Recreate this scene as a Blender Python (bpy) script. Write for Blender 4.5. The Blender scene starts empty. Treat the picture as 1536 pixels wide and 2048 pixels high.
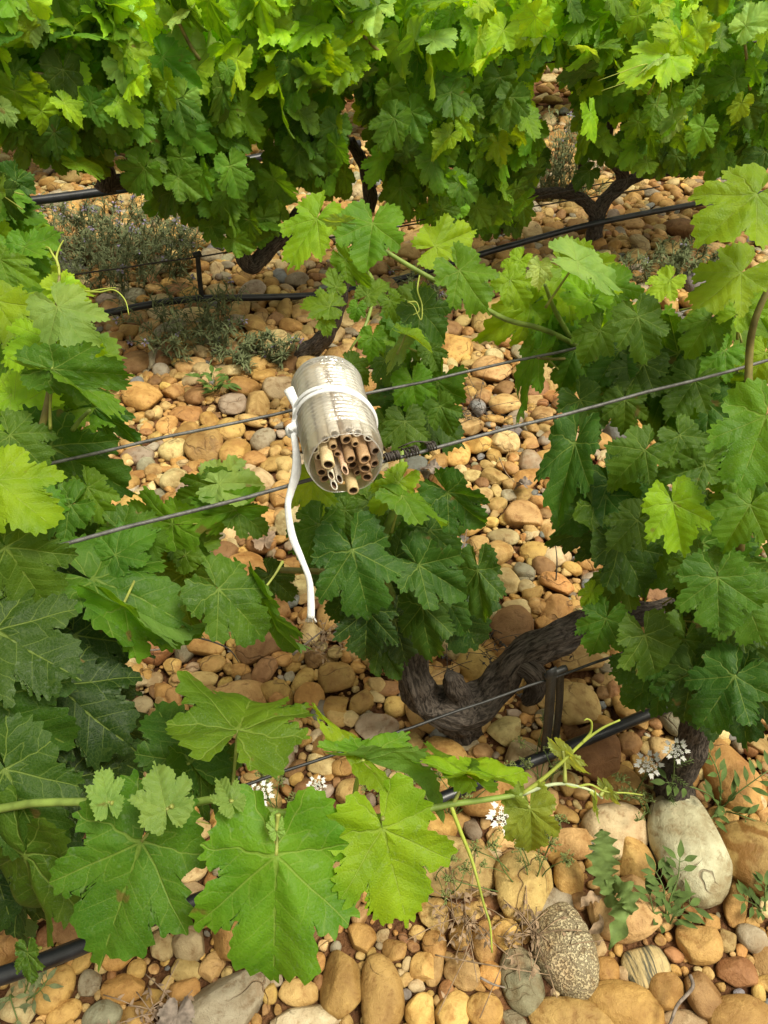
import bpy, bmesh, math, random
import numpy as np
from mathutils import Vector, Matrix
R = math.radians
random.seed(7)
rng = np.random.default_rng(11)
S = bpy.context.scene
COL = S.collection

# ------------------------------------------------------------------ camera
H = 1.25
PITCH = 42.0
cam_d = bpy.data.cameras.new('camera')
cam = bpy.data.objects.new('camera', cam_d)
COL.objects.link(cam)
cam_d.sensor_fit = 'VERTICAL'
cam_d.sensor_height = 36
cam_d.sensor_width = 27
cam_d.lens = 26
cam_d.clip_start = 0.02
cam_d.clip_end = 300
cam_d.dof.use_dof = False
cam.location = (0, 0, H)
cam.rotation_euler = (R(90 - PITCH), 0, 0)
S.camera = cam

# ------------------------------------------------------------------ light
w = bpy.data.worlds.new("World")
S.world = w
w.use_nodes = True
nt = w.node_tree
bg = nt.nodes['Background']
tint = nt.nodes.new('ShaderNodeMix'); tint.data_type = 'RGBA'; tint.blend_type = 'MULTIPLY'; tint.inputs[0].default_value = 1; tint.inputs[7].default_value = (1.08, 1.0, .78, 1)   # overcast, warm grey sky
sky = nt.nodes.new('ShaderNodeTexSky')
sky.sky_type = 'NISHITA'
sky.sun_disc = False
SUN_EL, SUN_AZ = 64, 115          # azimuth clockwise from +Y
sky.sun_elevation = R(SUN_EL)
sky.sun_rotation = R(SUN_AZ)
sky.air_density = 1.0
sky.dust_density = 4.0
hsv = nt.nodes.new('ShaderNodeHueSaturation')
hsv.inputs['Saturation'].default_value = 0.2
nt.links.new(sky.outputs[0], hsv.inputs['Color'])
nt.links.new(hsv.outputs[0], tint.inputs[6]); nt.links.new(tint.outputs[2], bg.inputs[0])
bg.inputs[1].default_value = 0.125
sd = bpy.data.lights.new('sun', 'SUN')
sd.energy = 3.2
sd.angle = R(20)
sd.color = (1.0, 0.94, 0.80)
so = bpy.data.objects.new('sun', sd)
COL.objects.link(so)
dv = Vector((math.sin(R(SUN_AZ)) * math.cos(R(SUN_EL)), math.cos(R(SUN_AZ)) * math.cos(R(SUN_EL)), math.sin(R(SUN_EL))))
so.rotation_euler = dv.to_track_quat('Z', 'Y').to_euler()
so.location = (0, 0, 5)
S.view_settings.view_transform = 'Standard'
S.view_settings.look = 'None'
S.view_settings.exposure = 0.38
S.view_settings.gamma = 1
S.cycles.max_bounces = 8
S.cycles.transparent_max_bounces = 16
S.cycles.use_denoising = True

# ------------------------------------------------------------------ projection helpers (pixels of the 1536x2048 photo)
FP = 2048 * 26 / 36.0
cp, sp_ = math.cos(R(PITCH)), math.sin(R(PITCH))
FWD = Vector((0, cp, -sp_))
UPV = Vector((0, sp_, cp))
RIGHT = Vector((1, 0, 0))
CAM = Vector((0, 0, H))
def ray(px, py):
    return RIGHT * ((px - 768) / FP) + UPV * ((1024 - py) / FP) + FWD
def at(px, py, d):
    return CAM + ray(px, py) * d
def at_z(px, py, z=0.0):
    r = ray(px, py)
    return CAM + r * ((z - H) / r.z)
U = Vector((math.sin(R(67)), math.cos(R(67)), 0))
N = Vector((-U.y, U.x, 0))
def at_row(px, py, c):
    r = ray(px, py)
    return CAM + r * ((c - N.dot(CAM)) / N.dot(r))
def proj(p):
    v = Vector(p) - CAM
    d = v.dot(FWD)
    if d <= 0.01: return None
    return 768 + FP * v.x / d, 1024 - FP * v.dot(UPV) / d, d

# ------------------------------------------------------------------ object helpers
def tag(o, label=None, cat=None, group=None, kind=None):
    if label: o['label'] = label
    if cat: o['category'] = cat
    if group: o['group'] = group
    if kind: o['kind'] = kind
    return o
def thing(name, label, cat, loc, group=None):
    o = bpy.data.objects.new(name, None)
    COL.objects.link(o)
    o.location = loc
    o.empty_display_size = 0.05
    return tag(o, label, cat, group)
def origin(o):
    p = Vector((0, 0, 0))
    while o is not None:
        p += Vector(o.location)
        o = o.parent
    return p
def link(name, me, parent=None, loc=None):
    """world-space mesh, linked with its origin at loc (or at the parent's)"""
    o = bpy.data.objects.new(name, me)
    COL.objects.link(o)
    if parent is not None:
        o.parent = parent
        if loc is None:
            me.transform(Matrix.Translation(-origin(parent)))
    elif loc is not None:
        me.transform(Matrix.Translation(-Vector(loc)))
        o.location = loc
    return o
def mesh(name, V, F, mats, uv=None, smooth=True, matidx=None, attrs=None):
    """V (n,3); F list of arrays or array of quads/tris"""
    me = bpy.data.meshes.new(name)
    V = np.asarray(V, dtype=np.float32)
    me.vertices.add(len(V))
    me.vertices.foreach_set('co', V.ravel())
    if isinstance(F, np.ndarray):
        groups = [F]
    else:
        groups = [np.asarray(f) for f in F if len(f)]
    li = np.concatenate([g.ravel() for g in groups]).astype(np.int32)
    tot = np.concatenate([np.full(len(g), g.shape[1]) for g in groups]).astype(np.int32)
    st = np.concatenate([[0], np.cumsum(tot)[:-1]]).astype(np.int32)
    me.loops.add(len(li))
    me.loops.foreach_set('vertex_index', li)
    me.polygons.add(len(tot))
    me.polygons.foreach_set('loop_start', st)
    me.polygons.foreach_set('loop_total', tot)
    me.update(calc_edges=True)
    if smooth:
        me.polygons.foreach_set('use_smooth', np.ones(len(tot), dtype=bool))
    if matidx is not None:
        me.polygons.foreach_set('material_index', np.asarray(matidx, dtype=np.int32))
    if uv is not None:
        l = me.uv_layers.new(name='UVMap')
        l.data.foreach_set('uv', np.asarray(uv, dtype=np.float32)[li].ravel())
    for k, a in (attrs or {}).items():
        at_ = me.attributes.new(k, 'FLOAT_COLOR', 'POINT')
        at_.data.foreach_set('color', np.asarray(a, dtype=np.float32).ravel())
    for m in (mats if isinstance(mats, (list, tuple)) else [mats]):
        me.materials.append(m)
    me.validate()
    return me

# ------------------------------------------------------------------ node helpers
class NG:
    def __init__(s, tree):
        s.t = tree
    def n(s, typ, **kw):
        nd = s.t.nodes.new('ShaderNode' + typ)
        for k, v in kw.items():
            setattr(nd, k, v)
        return nd
    def put(s, sock, v):
        if isinstance(v, bpy.types.NodeSocket): s.t.links.new(v, sock)
        elif isinstance(v, (int, float)): sock.default_value = v
        else:
            v = tuple(v)
            if len(sock.default_value) == 4 and len(v) == 3: v = v + (1,)
            sock.default_value = v
    def m(s, op, *a, clamp=False):
        nd = s.n('Math', operation=op)
        nd.use_clamp = clamp
        for i, v in enumerate(a): s.put(nd.inputs[i], v)
        return nd.outputs[0]
    def mix(s, f, a, b, mode='MIX'):
        nd = s.n('Mix', data_type='RGBA', blend_type=mode)
        s.put(nd.inputs[0], f); s.put(nd.inputs[6], a); s.put(nd.inputs[7], b)
        return nd.outputs[2]
    def fmix(s, f, a, b):
        nd = s.n('Mix', data_type='FLOAT')
        s.put(nd.inputs[0], f); s.put(nd.inputs[2], a); s.put(nd.inputs[3], b)
        return nd.outputs[0]
    def ss(s, v, a, b, lo=0.0, hi=1.0):
        nd = s.n('MapRange', interpolation_type='SMOOTHSTEP')
        s.put(nd.inputs[0], v); s.put(nd.inputs[1], a); s.put(nd.inputs[2], b)
        nd.inputs[3].default_value = lo; nd.inputs[4].default_value = hi
        return nd.outputs[0]
    def noise(s, vec, scale, detail=3, rough=.55, dist=0):
        nd = s.n('TexNoise')
        if vec is not None: s.put(nd.inputs['Vector'], vec)
        nd.inputs['Scale'].default_value = scale
        nd.inputs['Detail'].default_value = detail
        nd.inputs['Roughness'].default_value = rough
        nd.inputs['Distortion'].default_value = dist
        return nd.outputs[0]
    def vor(s, vec, scale, feature='F1', out=0):
        nd = s.n('TexVoronoi', feature=feature)
        if vec is not None: s.put(nd.inputs['Vector'], vec)
        nd.inputs['Scale'].default_value = scale
        return nd.outputs[out]
    def bump(s, h, strength, dist):
        nd = s.n('Bump')
        s.put(nd.inputs['Height'], h)
        nd.inputs['Strength'].default_value = strength
        nd.inputs['Distance'].default_value = dist
        return nd.outputs[0]
def material(name):
    m = bpy.data.materials.new(name)
    m.use_nodes = True
    t = m.node_tree
    t.nodes.clear()
    g = NG(t)
    out = g.n('OutputMaterial')
    return m, g, out
def principled(g, col, rough=.6, spec=.4, normal=None, **kw):
    b = g.n('BsdfPrincipled')
    g.put(b.inputs['Base Color'], col)
    g.put(b.inputs['Roughness'], rough)
    g.put(b.inputs['Specular IOR Level'], spec)
    if normal is not None: g.put(b.inputs['Normal'], normal)
    for k, v in kw.items(): g.put(b.inputs[k], v)
    return b.outputs[0]

# vein pattern group
VEINS = [(0.0, 1.0), (.73, .683), (.995, -.09), (.40, -.917)]
vg = bpy.data.node_groups.new('leaf_veins', 'ShaderNodeTree')
vg.interface.new_socket('vein', in_out='OUTPUT', socket_type='NodeSocketFloat')
vg.interface.new_socket('height', in_out='OUTPUT', socket_type='NodeSocketFloat')
vg.interface.new_socket('r', in_out='OUTPUT', socket_type='NodeSocketFloat')
def build_veins():
    g = NG(vg)
    go = vg.nodes.new('NodeGroupOutput')
    uv = g.n('UVMap', uv_map='UVMap').outputs[0]
    sx = g.n('SeparateXYZ'); g.put(sx.inputs[0], uv)
    x, y = sx.outputs[0], sx.outputs[1]
    nz = g.noise(uv, 5.0, 1)
    nz = g.m('MULTIPLY', g.m('SUBTRACT', nz, .5), .11)
    ax = g.m('ADD', g.m('ABSOLUTE', x), nz)
    ax = g.m('MAXIMUM', ax, g.m('MULTIPLY', g.m('ABSOLUTE', x), .5))
    y = g.m('ADD', y, nz)
    bd = bt = None
    for vx, vy in VEINS:
        t = g.m('ADD', g.m('MULTIPLY', ax, vx), g.m('MULTIPLY', y, vy))
        d = g.m('ABSOLUTE', g.m('SUBTRACT', g.m('MULTIPLY', ax, vy), g.m('MULTIPLY', y, vx)))
        d = g.m('ADD', d, g.m('MULTIPLY', g.m('LESS_THAN', t, 0.0), 10.0))
        if bd is None: bd, bt = d, t
        else:
            c = g.m('LESS_THAN', d, bd)
            bt = g.fmix(c, bt, t); bd = g.m('MINIMUM', bd, d)
    wd = g.m('MAXIMUM', g.m('MULTIPLY_ADD', bt, -.010, .0135), .004)
    main = g.ss(g.m('DIVIDE', bd, wd), 0.4, 1.15, 1.0, 0.0)
    side = g.m('MULTIPLY', g.m('SIGN', x), .17)
    ph = g.m('MULTIPLY_ADD', g.m('SUBTRACT', bt, g.m('MULTIPLY', bd, .85)), 5.2, side)
    fr = g.m('ABSOLUTE', g.m('SUBTRACT', g.m('FRACT', ph), .5))
    sw = g.m('MAXIMUM', g.m('MULTIPLY_ADD', bd, -.06, .034), .014)
    sec = g.m('MULTIPLY', g.ss(g.m('DIVIDE', fr, sw), .5, 1.5, .62, 0.0), g.ss(bt, .95, .6))
    net = g.vor(uv, 26.0, 'DISTANCE_TO_EDGE')
    netm = g.ss(net, 0.0, .09, .22, 0.0)
    v = g.m('MAXIMUM', g.m('MAXIMUM', main, sec), netm)
    puff = g.m('MULTIPLY', g.m('SUBTRACT', fr, 0.0), 1.0)
    h = g.m('SUBTRACT', g.m('ADD', puff, g.m('MULTIPLY', g.ss(net, 0, .3), .12)), g.m('MULTIPLY', main, .8))
    h = g.m('ADD', h, g.m('MULTIPLY', g.ss(bd, 0, .10), .5))
    vg.links.new(v, go.inputs[0]); vg.links.new(h, go.inputs[1])
    vg.links.new(bt, go.inputs[2])
build_veins()

def leaf_mat(name, attr):
    m, g, out = material(name)
    grp = g.n('Group'); grp.node_tree = vg
    vein, hgt = grp.outputs[0], grp.outputs[1]
    if attr:
        a = g.n('Attribute', attribute_name='tone'); tone = a.outputs['Color']
        rnd = g.m('MULTIPLY', a.outputs['Alpha'], 1.0)
    else:
        oi = g.n('ObjectInfo'); tone = oi.outputs['Color']; rnd = oi.outputs['Random']
    pos = g.n('NewGeometry').outputs['Position']
    bf = g.n('NewGeometry').outputs['Backfacing']
    n1 = g.noise(pos, 22.0, 3)
    n2 = g.noise(pos, 160.0, 3)
    c = g.mix(g.ss(n1, .3, .7), g.mix(1.0, tone, (.72, .80, .75), 'MULTIPLY'), g.mix(1.0, tone, (1.2, 1.12, 1.1), 'MULTIPLY'))
    hs = g.n('HueSaturation'); g.put(hs.inputs['Color'], c)
    g.put(hs.inputs['Hue'], g.m('MULTIPLY_ADD', rnd, .022, .489)); g.put(hs.inputs['Value'], g.m('MULTIPLY_ADD', rnd, .35, .82))
    c = hs.outputs[0]
    lum = g.n('RGBToBW'); g.put(lum.inputs[0], c)
    vc = g.mix(.36, c, (.36, .48, .10))
    c2 = g.mix(g.m('MULTIPLY', vein, .95), c, vc)
    # dusty residue spots of spray, and pale underside
    sp = g.m('MULTIPLY', g.ss(n2, .58, .68), g.ss(g.noise(pos, 9.0, 2), .42, .6))
    fine = g.m('MULTIPLY', g.ss(g.noise(pos, 700.0, 2), .55, .7), g.ss(g.noise(pos, 14.0, 2), .42, .62))
    dust = g.m('MULTIPLY', g.m('MAXIMUM', sp, fine), .17)
    c3 = g.mix(dust, c2, (.30, .38, .27))
    brn = g.m('MULTIPLY', g.ss(g.noise(pos, 30.0, 3), .69, .74), .8)
    c3 = g.mix(brn, c3, (.16, .10, .03))
    c3 = g.mix(g.m('MULTIPLY', bf, .38), c3, (.20, .29, .11))
    nrm = g.bump(hgt, .45, .0035)
    rough = g.m('MULTIPLY_ADD', n1, .25, .42)
    p = principled(g, c3, rough, .24, nrm)
    tr = g.n('BsdfTranslucent')
    tc = g.mix(1.0, g.mix(g.m('MULTIPLY', vein, .45), c, (.10, .16, .02)), (2.9, 2.3, .4), 'MULTIPLY')
    g.put(tr.inputs[0], tc); g.put(tr.inputs[1], nrm)
    mx = g.n('MixShader'); mx.inputs[0].default_value = .40
    g.put(mx.inputs[1], p); g.put(mx.inputs[2], tr.outputs[0])
    g.put(out.inputs[0], mx.outputs[0])
    return m
M_LEAF = leaf_mat('vine_leaf', False)
M_FOL = leaf_mat('vine_foliage', True)

def simple(name, col, rough=.6, spec=.3, nscale=60, var=.25, bump=0.0, bscale=200, trans=0.0):
    m, g, out = material(name)
    pos = g.n('NewGeometry').outputs['Position']
    n = g.noise(pos, nscale, 4)
    lo = tuple(c * (1 - var) for c in col); hi = tuple(min(1, c * (1 + var)) for c in col)
    c = g.mix(g.ss(n, .3, .7), lo, hi)
    nr = g.bump(g.noise(pos, bscale, 4), bump, .003) if bump else None
    p = principled(g, c, rough, spec, nr)
    if trans:
        tr = g.n('BsdfTranslucent'); g.put(tr.inputs[0], c)
        mx = g.n('MixShader'); mx.inputs[0].default_value = trans
        g.put(mx.inputs[1], p); g.put(mx.inputs[2], tr.outputs[0]); p = mx.outputs[0]
    g.put(out.inputs[0], p)
    return m
M_CANE = simple('green_cane', (.16, .23, .045), .5, .4, 40, .35)
M_CANER = simple('brown_cane', (.17, .15, .045), .5, .4, 30, .45)
M_PET = simple('petiole', (.24, .27, .055), .5, .4, 50, .3)
M_TEND = simple('tendril', (.38, .45, .07), .5, .4, 40, .2, trans=.2)
M_BUD = simple('young_shoot', (.52, .60, .36), .6, .3, 50, .25, trans=.3)
M_WIRE = simple('galvanised_wire', (.085, .085, .082), .42, .6, 90, .4, .25, 500)
M_RUST = simple('old_wire', (.05, .042, .036), .6, .4, 120, .5, .3, 400)
M_PIPE = simple('black_polyethylene', (.014, .016, .020), .36, .5, 30, .5, .05, 300)
M_STRAP = simple('dark_strap', (.014, .015, .015), .5, .5, 80, .5, .2, 300)
M_CORD = simple('white_cord', (.80, .82, .84), .55, .4, 150, .06, .5, 900)
M_STEM = simple('weed_stem', (.09, .14, .035), .6, .3, 60, .3)
M_WEED = simple('weed_leaf', (.10, .17, .035), .6, .15, 60, .3, trans=.25)
M_GREY = simple('grey_green_leaf', (.16, .19, .09), .7, .15, 60, .35, trans=.2)
M_PETAL = simple('white_petal', (.82, .82, .78), .6, .2, 60, .06, trans=.25)
M_SEED = simple('green_seed', (.18, .22, .07), .6, .2, 60, .3)
M_LILAC = simple('lilac_petal', (.36, .31, .48), .6, .2, 60, .2, trans=.2)
M_DRY = simple('dry_stalk', (.27, .19, .12), .8, .1, 80, .4)
M_TWIG = simple('grey_twig', (.22, .18, .15), .8, .1, 80, .4, .3, 300)
M_DEAD = simple('dead_leaf', (.36, .26, .18), .75, .2, 40, .35, .3, 150, trans=.15)
M_RED = simple('red_leaf', (.25, .05, .02), .6, .3, 40, .3, trans=.2)
M_THREAD = simple('silver_thread', (.55, .56, .58), .3, .6, 60, .1)

def bark_mat():
    m, g, out = material('vine_bark')
    uv = g.n('UVMap', uv_map='UVMap').outputs[0]
    mp = g.n('Mapping'); g.put(mp.inputs[0], uv); mp.inputs['Scale'].default_value = (22, 9, 1)
    n = g.noise(mp.outputs[0], 1.6, 6, .65, .7)
    mp2 = g.n('Mapping'); g.put(mp2.inputs[0], uv); mp2.inputs['Scale'].default_value = (60, 14, 1)
    nf = g.noise(mp2.outputs[0], 2.0, 5, .7, .3)
    pos = g.n('NewGeometry').outputs['Position']
    big = g.noise(pos, 14.0, 3)
    c = g.mix(g.ss(n, .34, .66), (.022, .018, .015), (.20, .165, .135))
    c = g.mix(g.m('MULTIPLY', g.ss(nf, .55, .75), .6), c, (.32, .275, .235))
    c = g.mix(g.ss(big, .35, .75, 0, .5), c, (.07, .058, .05))
    h = g.m('ADD', g.m('MULTIPLY', n, 1.0), g.m('MULTIPLY', nf, .5))
    p = principled(g, c, .9, .15, g.bump(h, 1.0, .012))
    g.put(out.inputs[0], p)
    return m
M_BARK = bark_mat()

def stone_mat(name, src, kind='plain'):
    m, g, out = material(name)
    if src == 'attr':
        base = g.n('Attribute', attribute_name='tone').outputs['Color']
    else:
        base = g.n('ObjectInfo').outputs['Color']
    pos = g.n('NewGeometry').outputs['Position']
    a = g.noise(pos, 13.0, 4, .6, .4)
    b = g.noise(pos, 55.0, 5, .65, .2)
    f = g.noise(pos, 420.0, 3, .6)
    c = g.mix(g.ss(a, .28, .72), g.mix(1.0, base, (.66, .58, .50), 'MULTIPLY'), g.mix(1.0, base, (1.14, 1.16, 1.22), 'MULTIPLY'))
    c = g.mix(g.ss(b, .5, .78, 0, .55), c, g.mix(1.0, base, (1.35, 1.38, 1.42), 'MULTIPLY'))
    c = g.mix(g.ss(b, .50, .30, 0, .8), c, g.mix(1.0, base, (.52, .40, .30), 'MULTIPLY'))
    c = g.mix(g.ss(f, .42, .30, 0, .35), c, g.mix(1.0, base, (.5, .42, .36), 'MULTIPLY'))
    # hairline cracks
    dn = g.n('Mapping'); g.put(dn.inputs[0], pos)
    wv = g.n('VectorMath', operation='ADD')
    nzc = g.n('TexNoise'); g.put(nzc.inputs[0], pos); nzc.inputs['Scale'].default_value = 16
    sc = g.n('VectorMath', operation='SCALE'); g.put(sc.inputs[0], nzc.outputs[1]); sc.inputs['Scale'].default_value = .09
    g.put(wv.inputs[0], pos); g.put(wv.inputs[1], sc.outputs[0])
    cr = g.vor(wv.outputs[0], 11.0, 'DISTANCE_TO_EDGE')
    crm = g.m('MULTIPLY', g.ss(cr, .004, .022, 1, 0), g.ss(g.noise(pos, 7.0, 2), .50, .62))
    c = g.mix(g.m('MULTIPLY', crm, .6), c, (.13, .075, .035))
    # red soil caught on the stones
    d = g.m('MULTIPLY', g.ss(g.noise(pos, 8.0, 4, .6), .54, .72), .38)
    c = g.mix(d, c, (.34, .155, .06))
    h = g.m('ADD', g.m('MULTIPLY', b, .9), g.m('MULTIPLY', f, .22))
    h = g.m('SUBTRACT', h, g.m('MULTIPLY', crm, .6))
    if kind == 'speckled':
        v = g.vor(pos, 330.0, 'F1')
        sp = g.ss(g.noise(pos, 300.0, 2), .42, .58)
        c = g.mix(sp, g.mix(1.0, c, (.58, .55, .52), 'MULTIPLY'), g.mix(1.0, c, (1.25, 1.25, 1.2), 'MULTIPLY'))
        h = g.m('ADD', h, g.m('MULTIPLY', sp, .6))
    if kind == 'striped':
        tc = g.n('TexCoord').outputs['Object']
        mp = g.n('Mapping'); g.put(mp.inputs[0], tc); mp.inputs['Scale'].default_value = (95, 10, 10)
        st = g.noise(mp.outputs[0], 1.6, 4, .6, .5)
        c = g.mix(g.ss(st, .40, .58), (.085, .08, .05), (.47, .36, .17))
    if kind == 'wavy':
        wt = g.n('TexWave'); wt.wave_type = 'BANDS'
        g.put(wt.inputs[0], pos); wt.inputs['Scale'].default_value = 9; wt.inputs['Distortion'].default_value = 14; wt.inputs['Detail'].default_value = 3; wt.inputs['Detail Scale'].default_value = 1.2
        c = g.mix(g.ss(wt.outputs[1], .2, .8), g.mix(1.0, base, (.55, .40, .25), 'MULTIPLY'), c)
    p = principled(g, c, g.m('MULTIPLY_ADD', b, .3, .50), .32, g.bump(h, .8, .006))
    g.put(out.inputs[0], p)
    return m
M_STONE = stone_mat('cobble_stone', 'obj')
M_STONES = stone_mat('cobble_stone_bed', 'attr')
M_SPECK = stone_mat('speckled_stone', 'obj', 'speckled')
M_STRIPE = stone_mat('striped_stone', 'obj', 'striped')
M_WAVY = stone_mat('wavy_stone', 'obj', 'wavy')

def soil_mat():
    m, g, out = material('red_soil')
    pos = g.n('NewGeometry').outputs['Position']
    a = g.noise(pos, 10, 5, .65); b = g.noise(pos, 110, 6, .7)
    c = g.mix(g.ss(a, .3, .7), (.10, .045, .022), (.24, .115, .05))
    c = g.mix(g.ss(b, .5, .75, 0, .6), c, (.32, .18, .09))
    v = g.vor(pos, 120, 'F1')
    h = g.m('ADD', b, g.ss(v, 0, .6, .5, 0))
    g.put(out.inputs[0], principled(g, c, .95, .1, g.bump(h, 1.0, .012)))
    return m
M_SOIL = soil_mat()

# ------------------------------------------------------------------ geometry: tubes
def catmull(P, per=6):
    P = [Vector(p) for p in P]
    if len(P) < 3:
        return [P[0].lerp(P[-1], i / per) for i in range(per + 1)]
    Q = [P[0] * 2 - P[1]] + P + [P[-1] * 2 - P[-2]]
    o = []
    for i in range(1, len(Q) - 2):
        a, b, c, d = Q[i - 1], Q[i], Q[i + 1], Q[i + 2]
        for k in range(per):
            t = k / per
            o.append(.5 * ((2 * b) + (c - a) * t + (2 * a - 5 * b + 4 * c - d) * t * t + (3 * b - a - 3 * c + d) * t ** 3))
    o.append(Q[-2])
    return o
def tube_vf(path, rad, seg=8, off=0, flat=1.0, groove=0.0, gseed=0, twist=0.0, caps=True):
    n = len(path)
    P = np.array([tuple(p) for p in path])
    T = np.gradient(P, axis=0)
    T /= np.linalg.norm(T, axis=1)[:, None] + 1e-12
    up = np.array([0, 0, 1.0]) if abs(T[0][2]) < .9 else np.array([1.0, 0, 0])
    X = np.cross(T[0], up); X /= np.linalg.norm(X)
    rad = np.interp(np.linspace(0, 1, n), np.linspace(0, 1, len(rad)), rad) if hasattr(rad, '__len__') else np.full(n, rad)
    V, UVs = [], []
    ang = np.linspace(0, 2 * math.pi, seg, endpoint=False)
    s = 0
    rg = np.random.default_rng(gseed)
    phs = rg.uniform(0, 6.28, 6)
    for i in range(n):
        X = X - T[i] * np.dot(X, T[i]); X /= np.linalg.norm(X)
        Y = np.cross(T[i], X)
        if i: s += np.linalg.norm(P[i] - P[i - 1])
        a = ang
        r = np.full(seg, rad[i])
        if groove:
            tw = twist * s
            r = r * (1 + groove * (.5 * np.sin(3 * a + tw + phs[0]) + .35 * np.sin(7 * a + tw * 1.3 + phs[1] + 2 * np.sin(s * 30)) + .3 * np.sin(13 * a + tw + phs[2] + np.sin(s * 55)))
                     + groove * .9 * math.sin(s * 37 + phs[3]) * np.sin(a + phs[4]) + groove * .5 * np.sin(s * 90 + a * 2 + phs[5]))
        V.append(P[i] + np.outer(np.cos(a) * r, X) + np.outer(np.sin(a) * r * flat, Y))
        UVs.append(np.stack([a / 6.283 , np.full(seg, s * 4)], 1))
    V = np.concatenate(V); UVs = np.concatenate(UVs)
    i = np.arange(n - 1)[:, None] * seg; j = np.arange(seg)[None, :]; k = (j + 1) % seg
    F = np.stack([i + j, i + k, i + seg + k, i + seg + j], -1).reshape(-1, 4) + off
    Ts = []
    if caps:
        c0, c1 = len(V), len(V) + 1
        V = np.concatenate([V, P[:1], P[-1:]])
        UVs = np.concatenate([UVs, [[.5, 0]], [[.5, s * 4]]])
        jj = np.arange(seg); kk = (jj + 1) % seg
        Ts.append(np.stack([np.full(seg, c0), kk, jj], 1))
        b = (n - 1) * seg
        Ts.append(np.stack([np.full(seg, c1), b + jj, b + kk], 1))
        Ts = np.concatenate(Ts) + off
    else: Ts = np.zeros((0, 3), int)
    return V, F, Ts, UVs
class MB:
    def __init__(s): s.V = []; s.Q = []; s.T = []; s.UV = []; s.n = 0; s.A = []
    def add(s, V, Q=None, T=None, UV=None, tone=None):
        V = np.asarray(V, float)
        if Q is not None and len(Q): s.Q.append(np.asarray(Q) + s.n)
        if T is not None and len(T): s.T.append(np.asarray(T) + s.n)
        s.V.append(V); s.UV.append(UV if UV is not None else np.zeros((len(V), 2)))
        if tone is not None: s.A.append(np.tile(np.asarray(tone, float), (len(V), 1)))
        s.n += len(V)
    def tube(s, path, rad, seg=8, smooth=5, **kw):
        p = catmull(path, smooth) if smooth else [Vector(q) for q in path]
        V, F, T, UV = tube_vf(p, rad, seg, **kw)
        s.add(V, F, T, UV)
        return s
    def build(s, name, mat, parent=None, loc=None, smooth=True):
        F = []
        if s.Q: F.append(np.concatenate(s.Q))
        if s.T: F.append(np.concatenate(s.T))
        me = mesh(name, np.concatenate(s.V), F, mat, uv=np.concatenate(s.UV), smooth=smooth, attrs={'tone': np.concatenate(s.A)} if s.A else None)
        return link(name, me, parent, loc)

# ------------------------------------------------------------------ leaf meshes
HALF = [(.012, -.03), (.04, -.18), (.12, -.36), (.28, -.47), (.46, -.44), (.62, -.34), (.74, -.18), (.82, -.02), (.76, .08), (.70, .14),
        (.82, .26), (.89, .42), (.86, .56), (.74, .62), (.58, .59), (.47, .55), (.50, .66), (.47, .78), (.30, .90), (.12, .98), (0, 1.06)]
def leaf_outline(rg, step, teeth):
    pts = []
    for sgn in (1, -1):
        depth = rg.uniform(.65, 1.75)
        h = []
        for i, (x, y) in enumerate(HALF):
            k = 1 + rg.uniform(-.09, .09)
            if i in (9, 15): k = 1 - .14 * (depth - .6)
            h.append(Vector((x * k * .67, y * k, 0)))
        c = catmull(h, 6)
        d = [0]
        for a, b in zip(c, c[1:]): d.append(d[-1] + (b - a).length)
        L = d[-1]; n = int(L / step)
        C = np.array([(p.x, p.y) for p in c])
        q = np.linspace(0, L, n + 1)
        X = np.interp(q, d, C[:, 0]); Y = np.interp(q, d, C[:, 1])
        tx, ty = np.gradient(X), np.gradient(Y)
        nn = np.hypot(tx, ty) + 1e-9
        nx, ny = ty / nn, -tx / nn      # outward for the right half traversed upward
        if teeth:
            per = rg.uniform(.10, .135)
            ph = (q / per + .35 * np.sin(q * 5 + rg.uniform(0, 6)))
            fr = ph % 1.0
            saw = np.where(fr < .68, fr / .68, (1 - fr) / .32)
            amp = .054 * (1 + .45 * np.sin(q * 7 + rg.uniform(0, 6)))
            fade = np.clip((q - .25) / .15, 0, 1)
            o = (saw - .45) * amp * fade
            X = X + nx * o; Y = Y + ny * o
        X = np.clip(X, .006, None) if True else X
        X[-1] = 0
        hp = np.stack([X * sgn, Y], 1)
        pts.append(hp)
    r, l = pts
    return np.concatenate([r, l[::-1][1:]])       # sinus right -> tip -> sinus left
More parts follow.
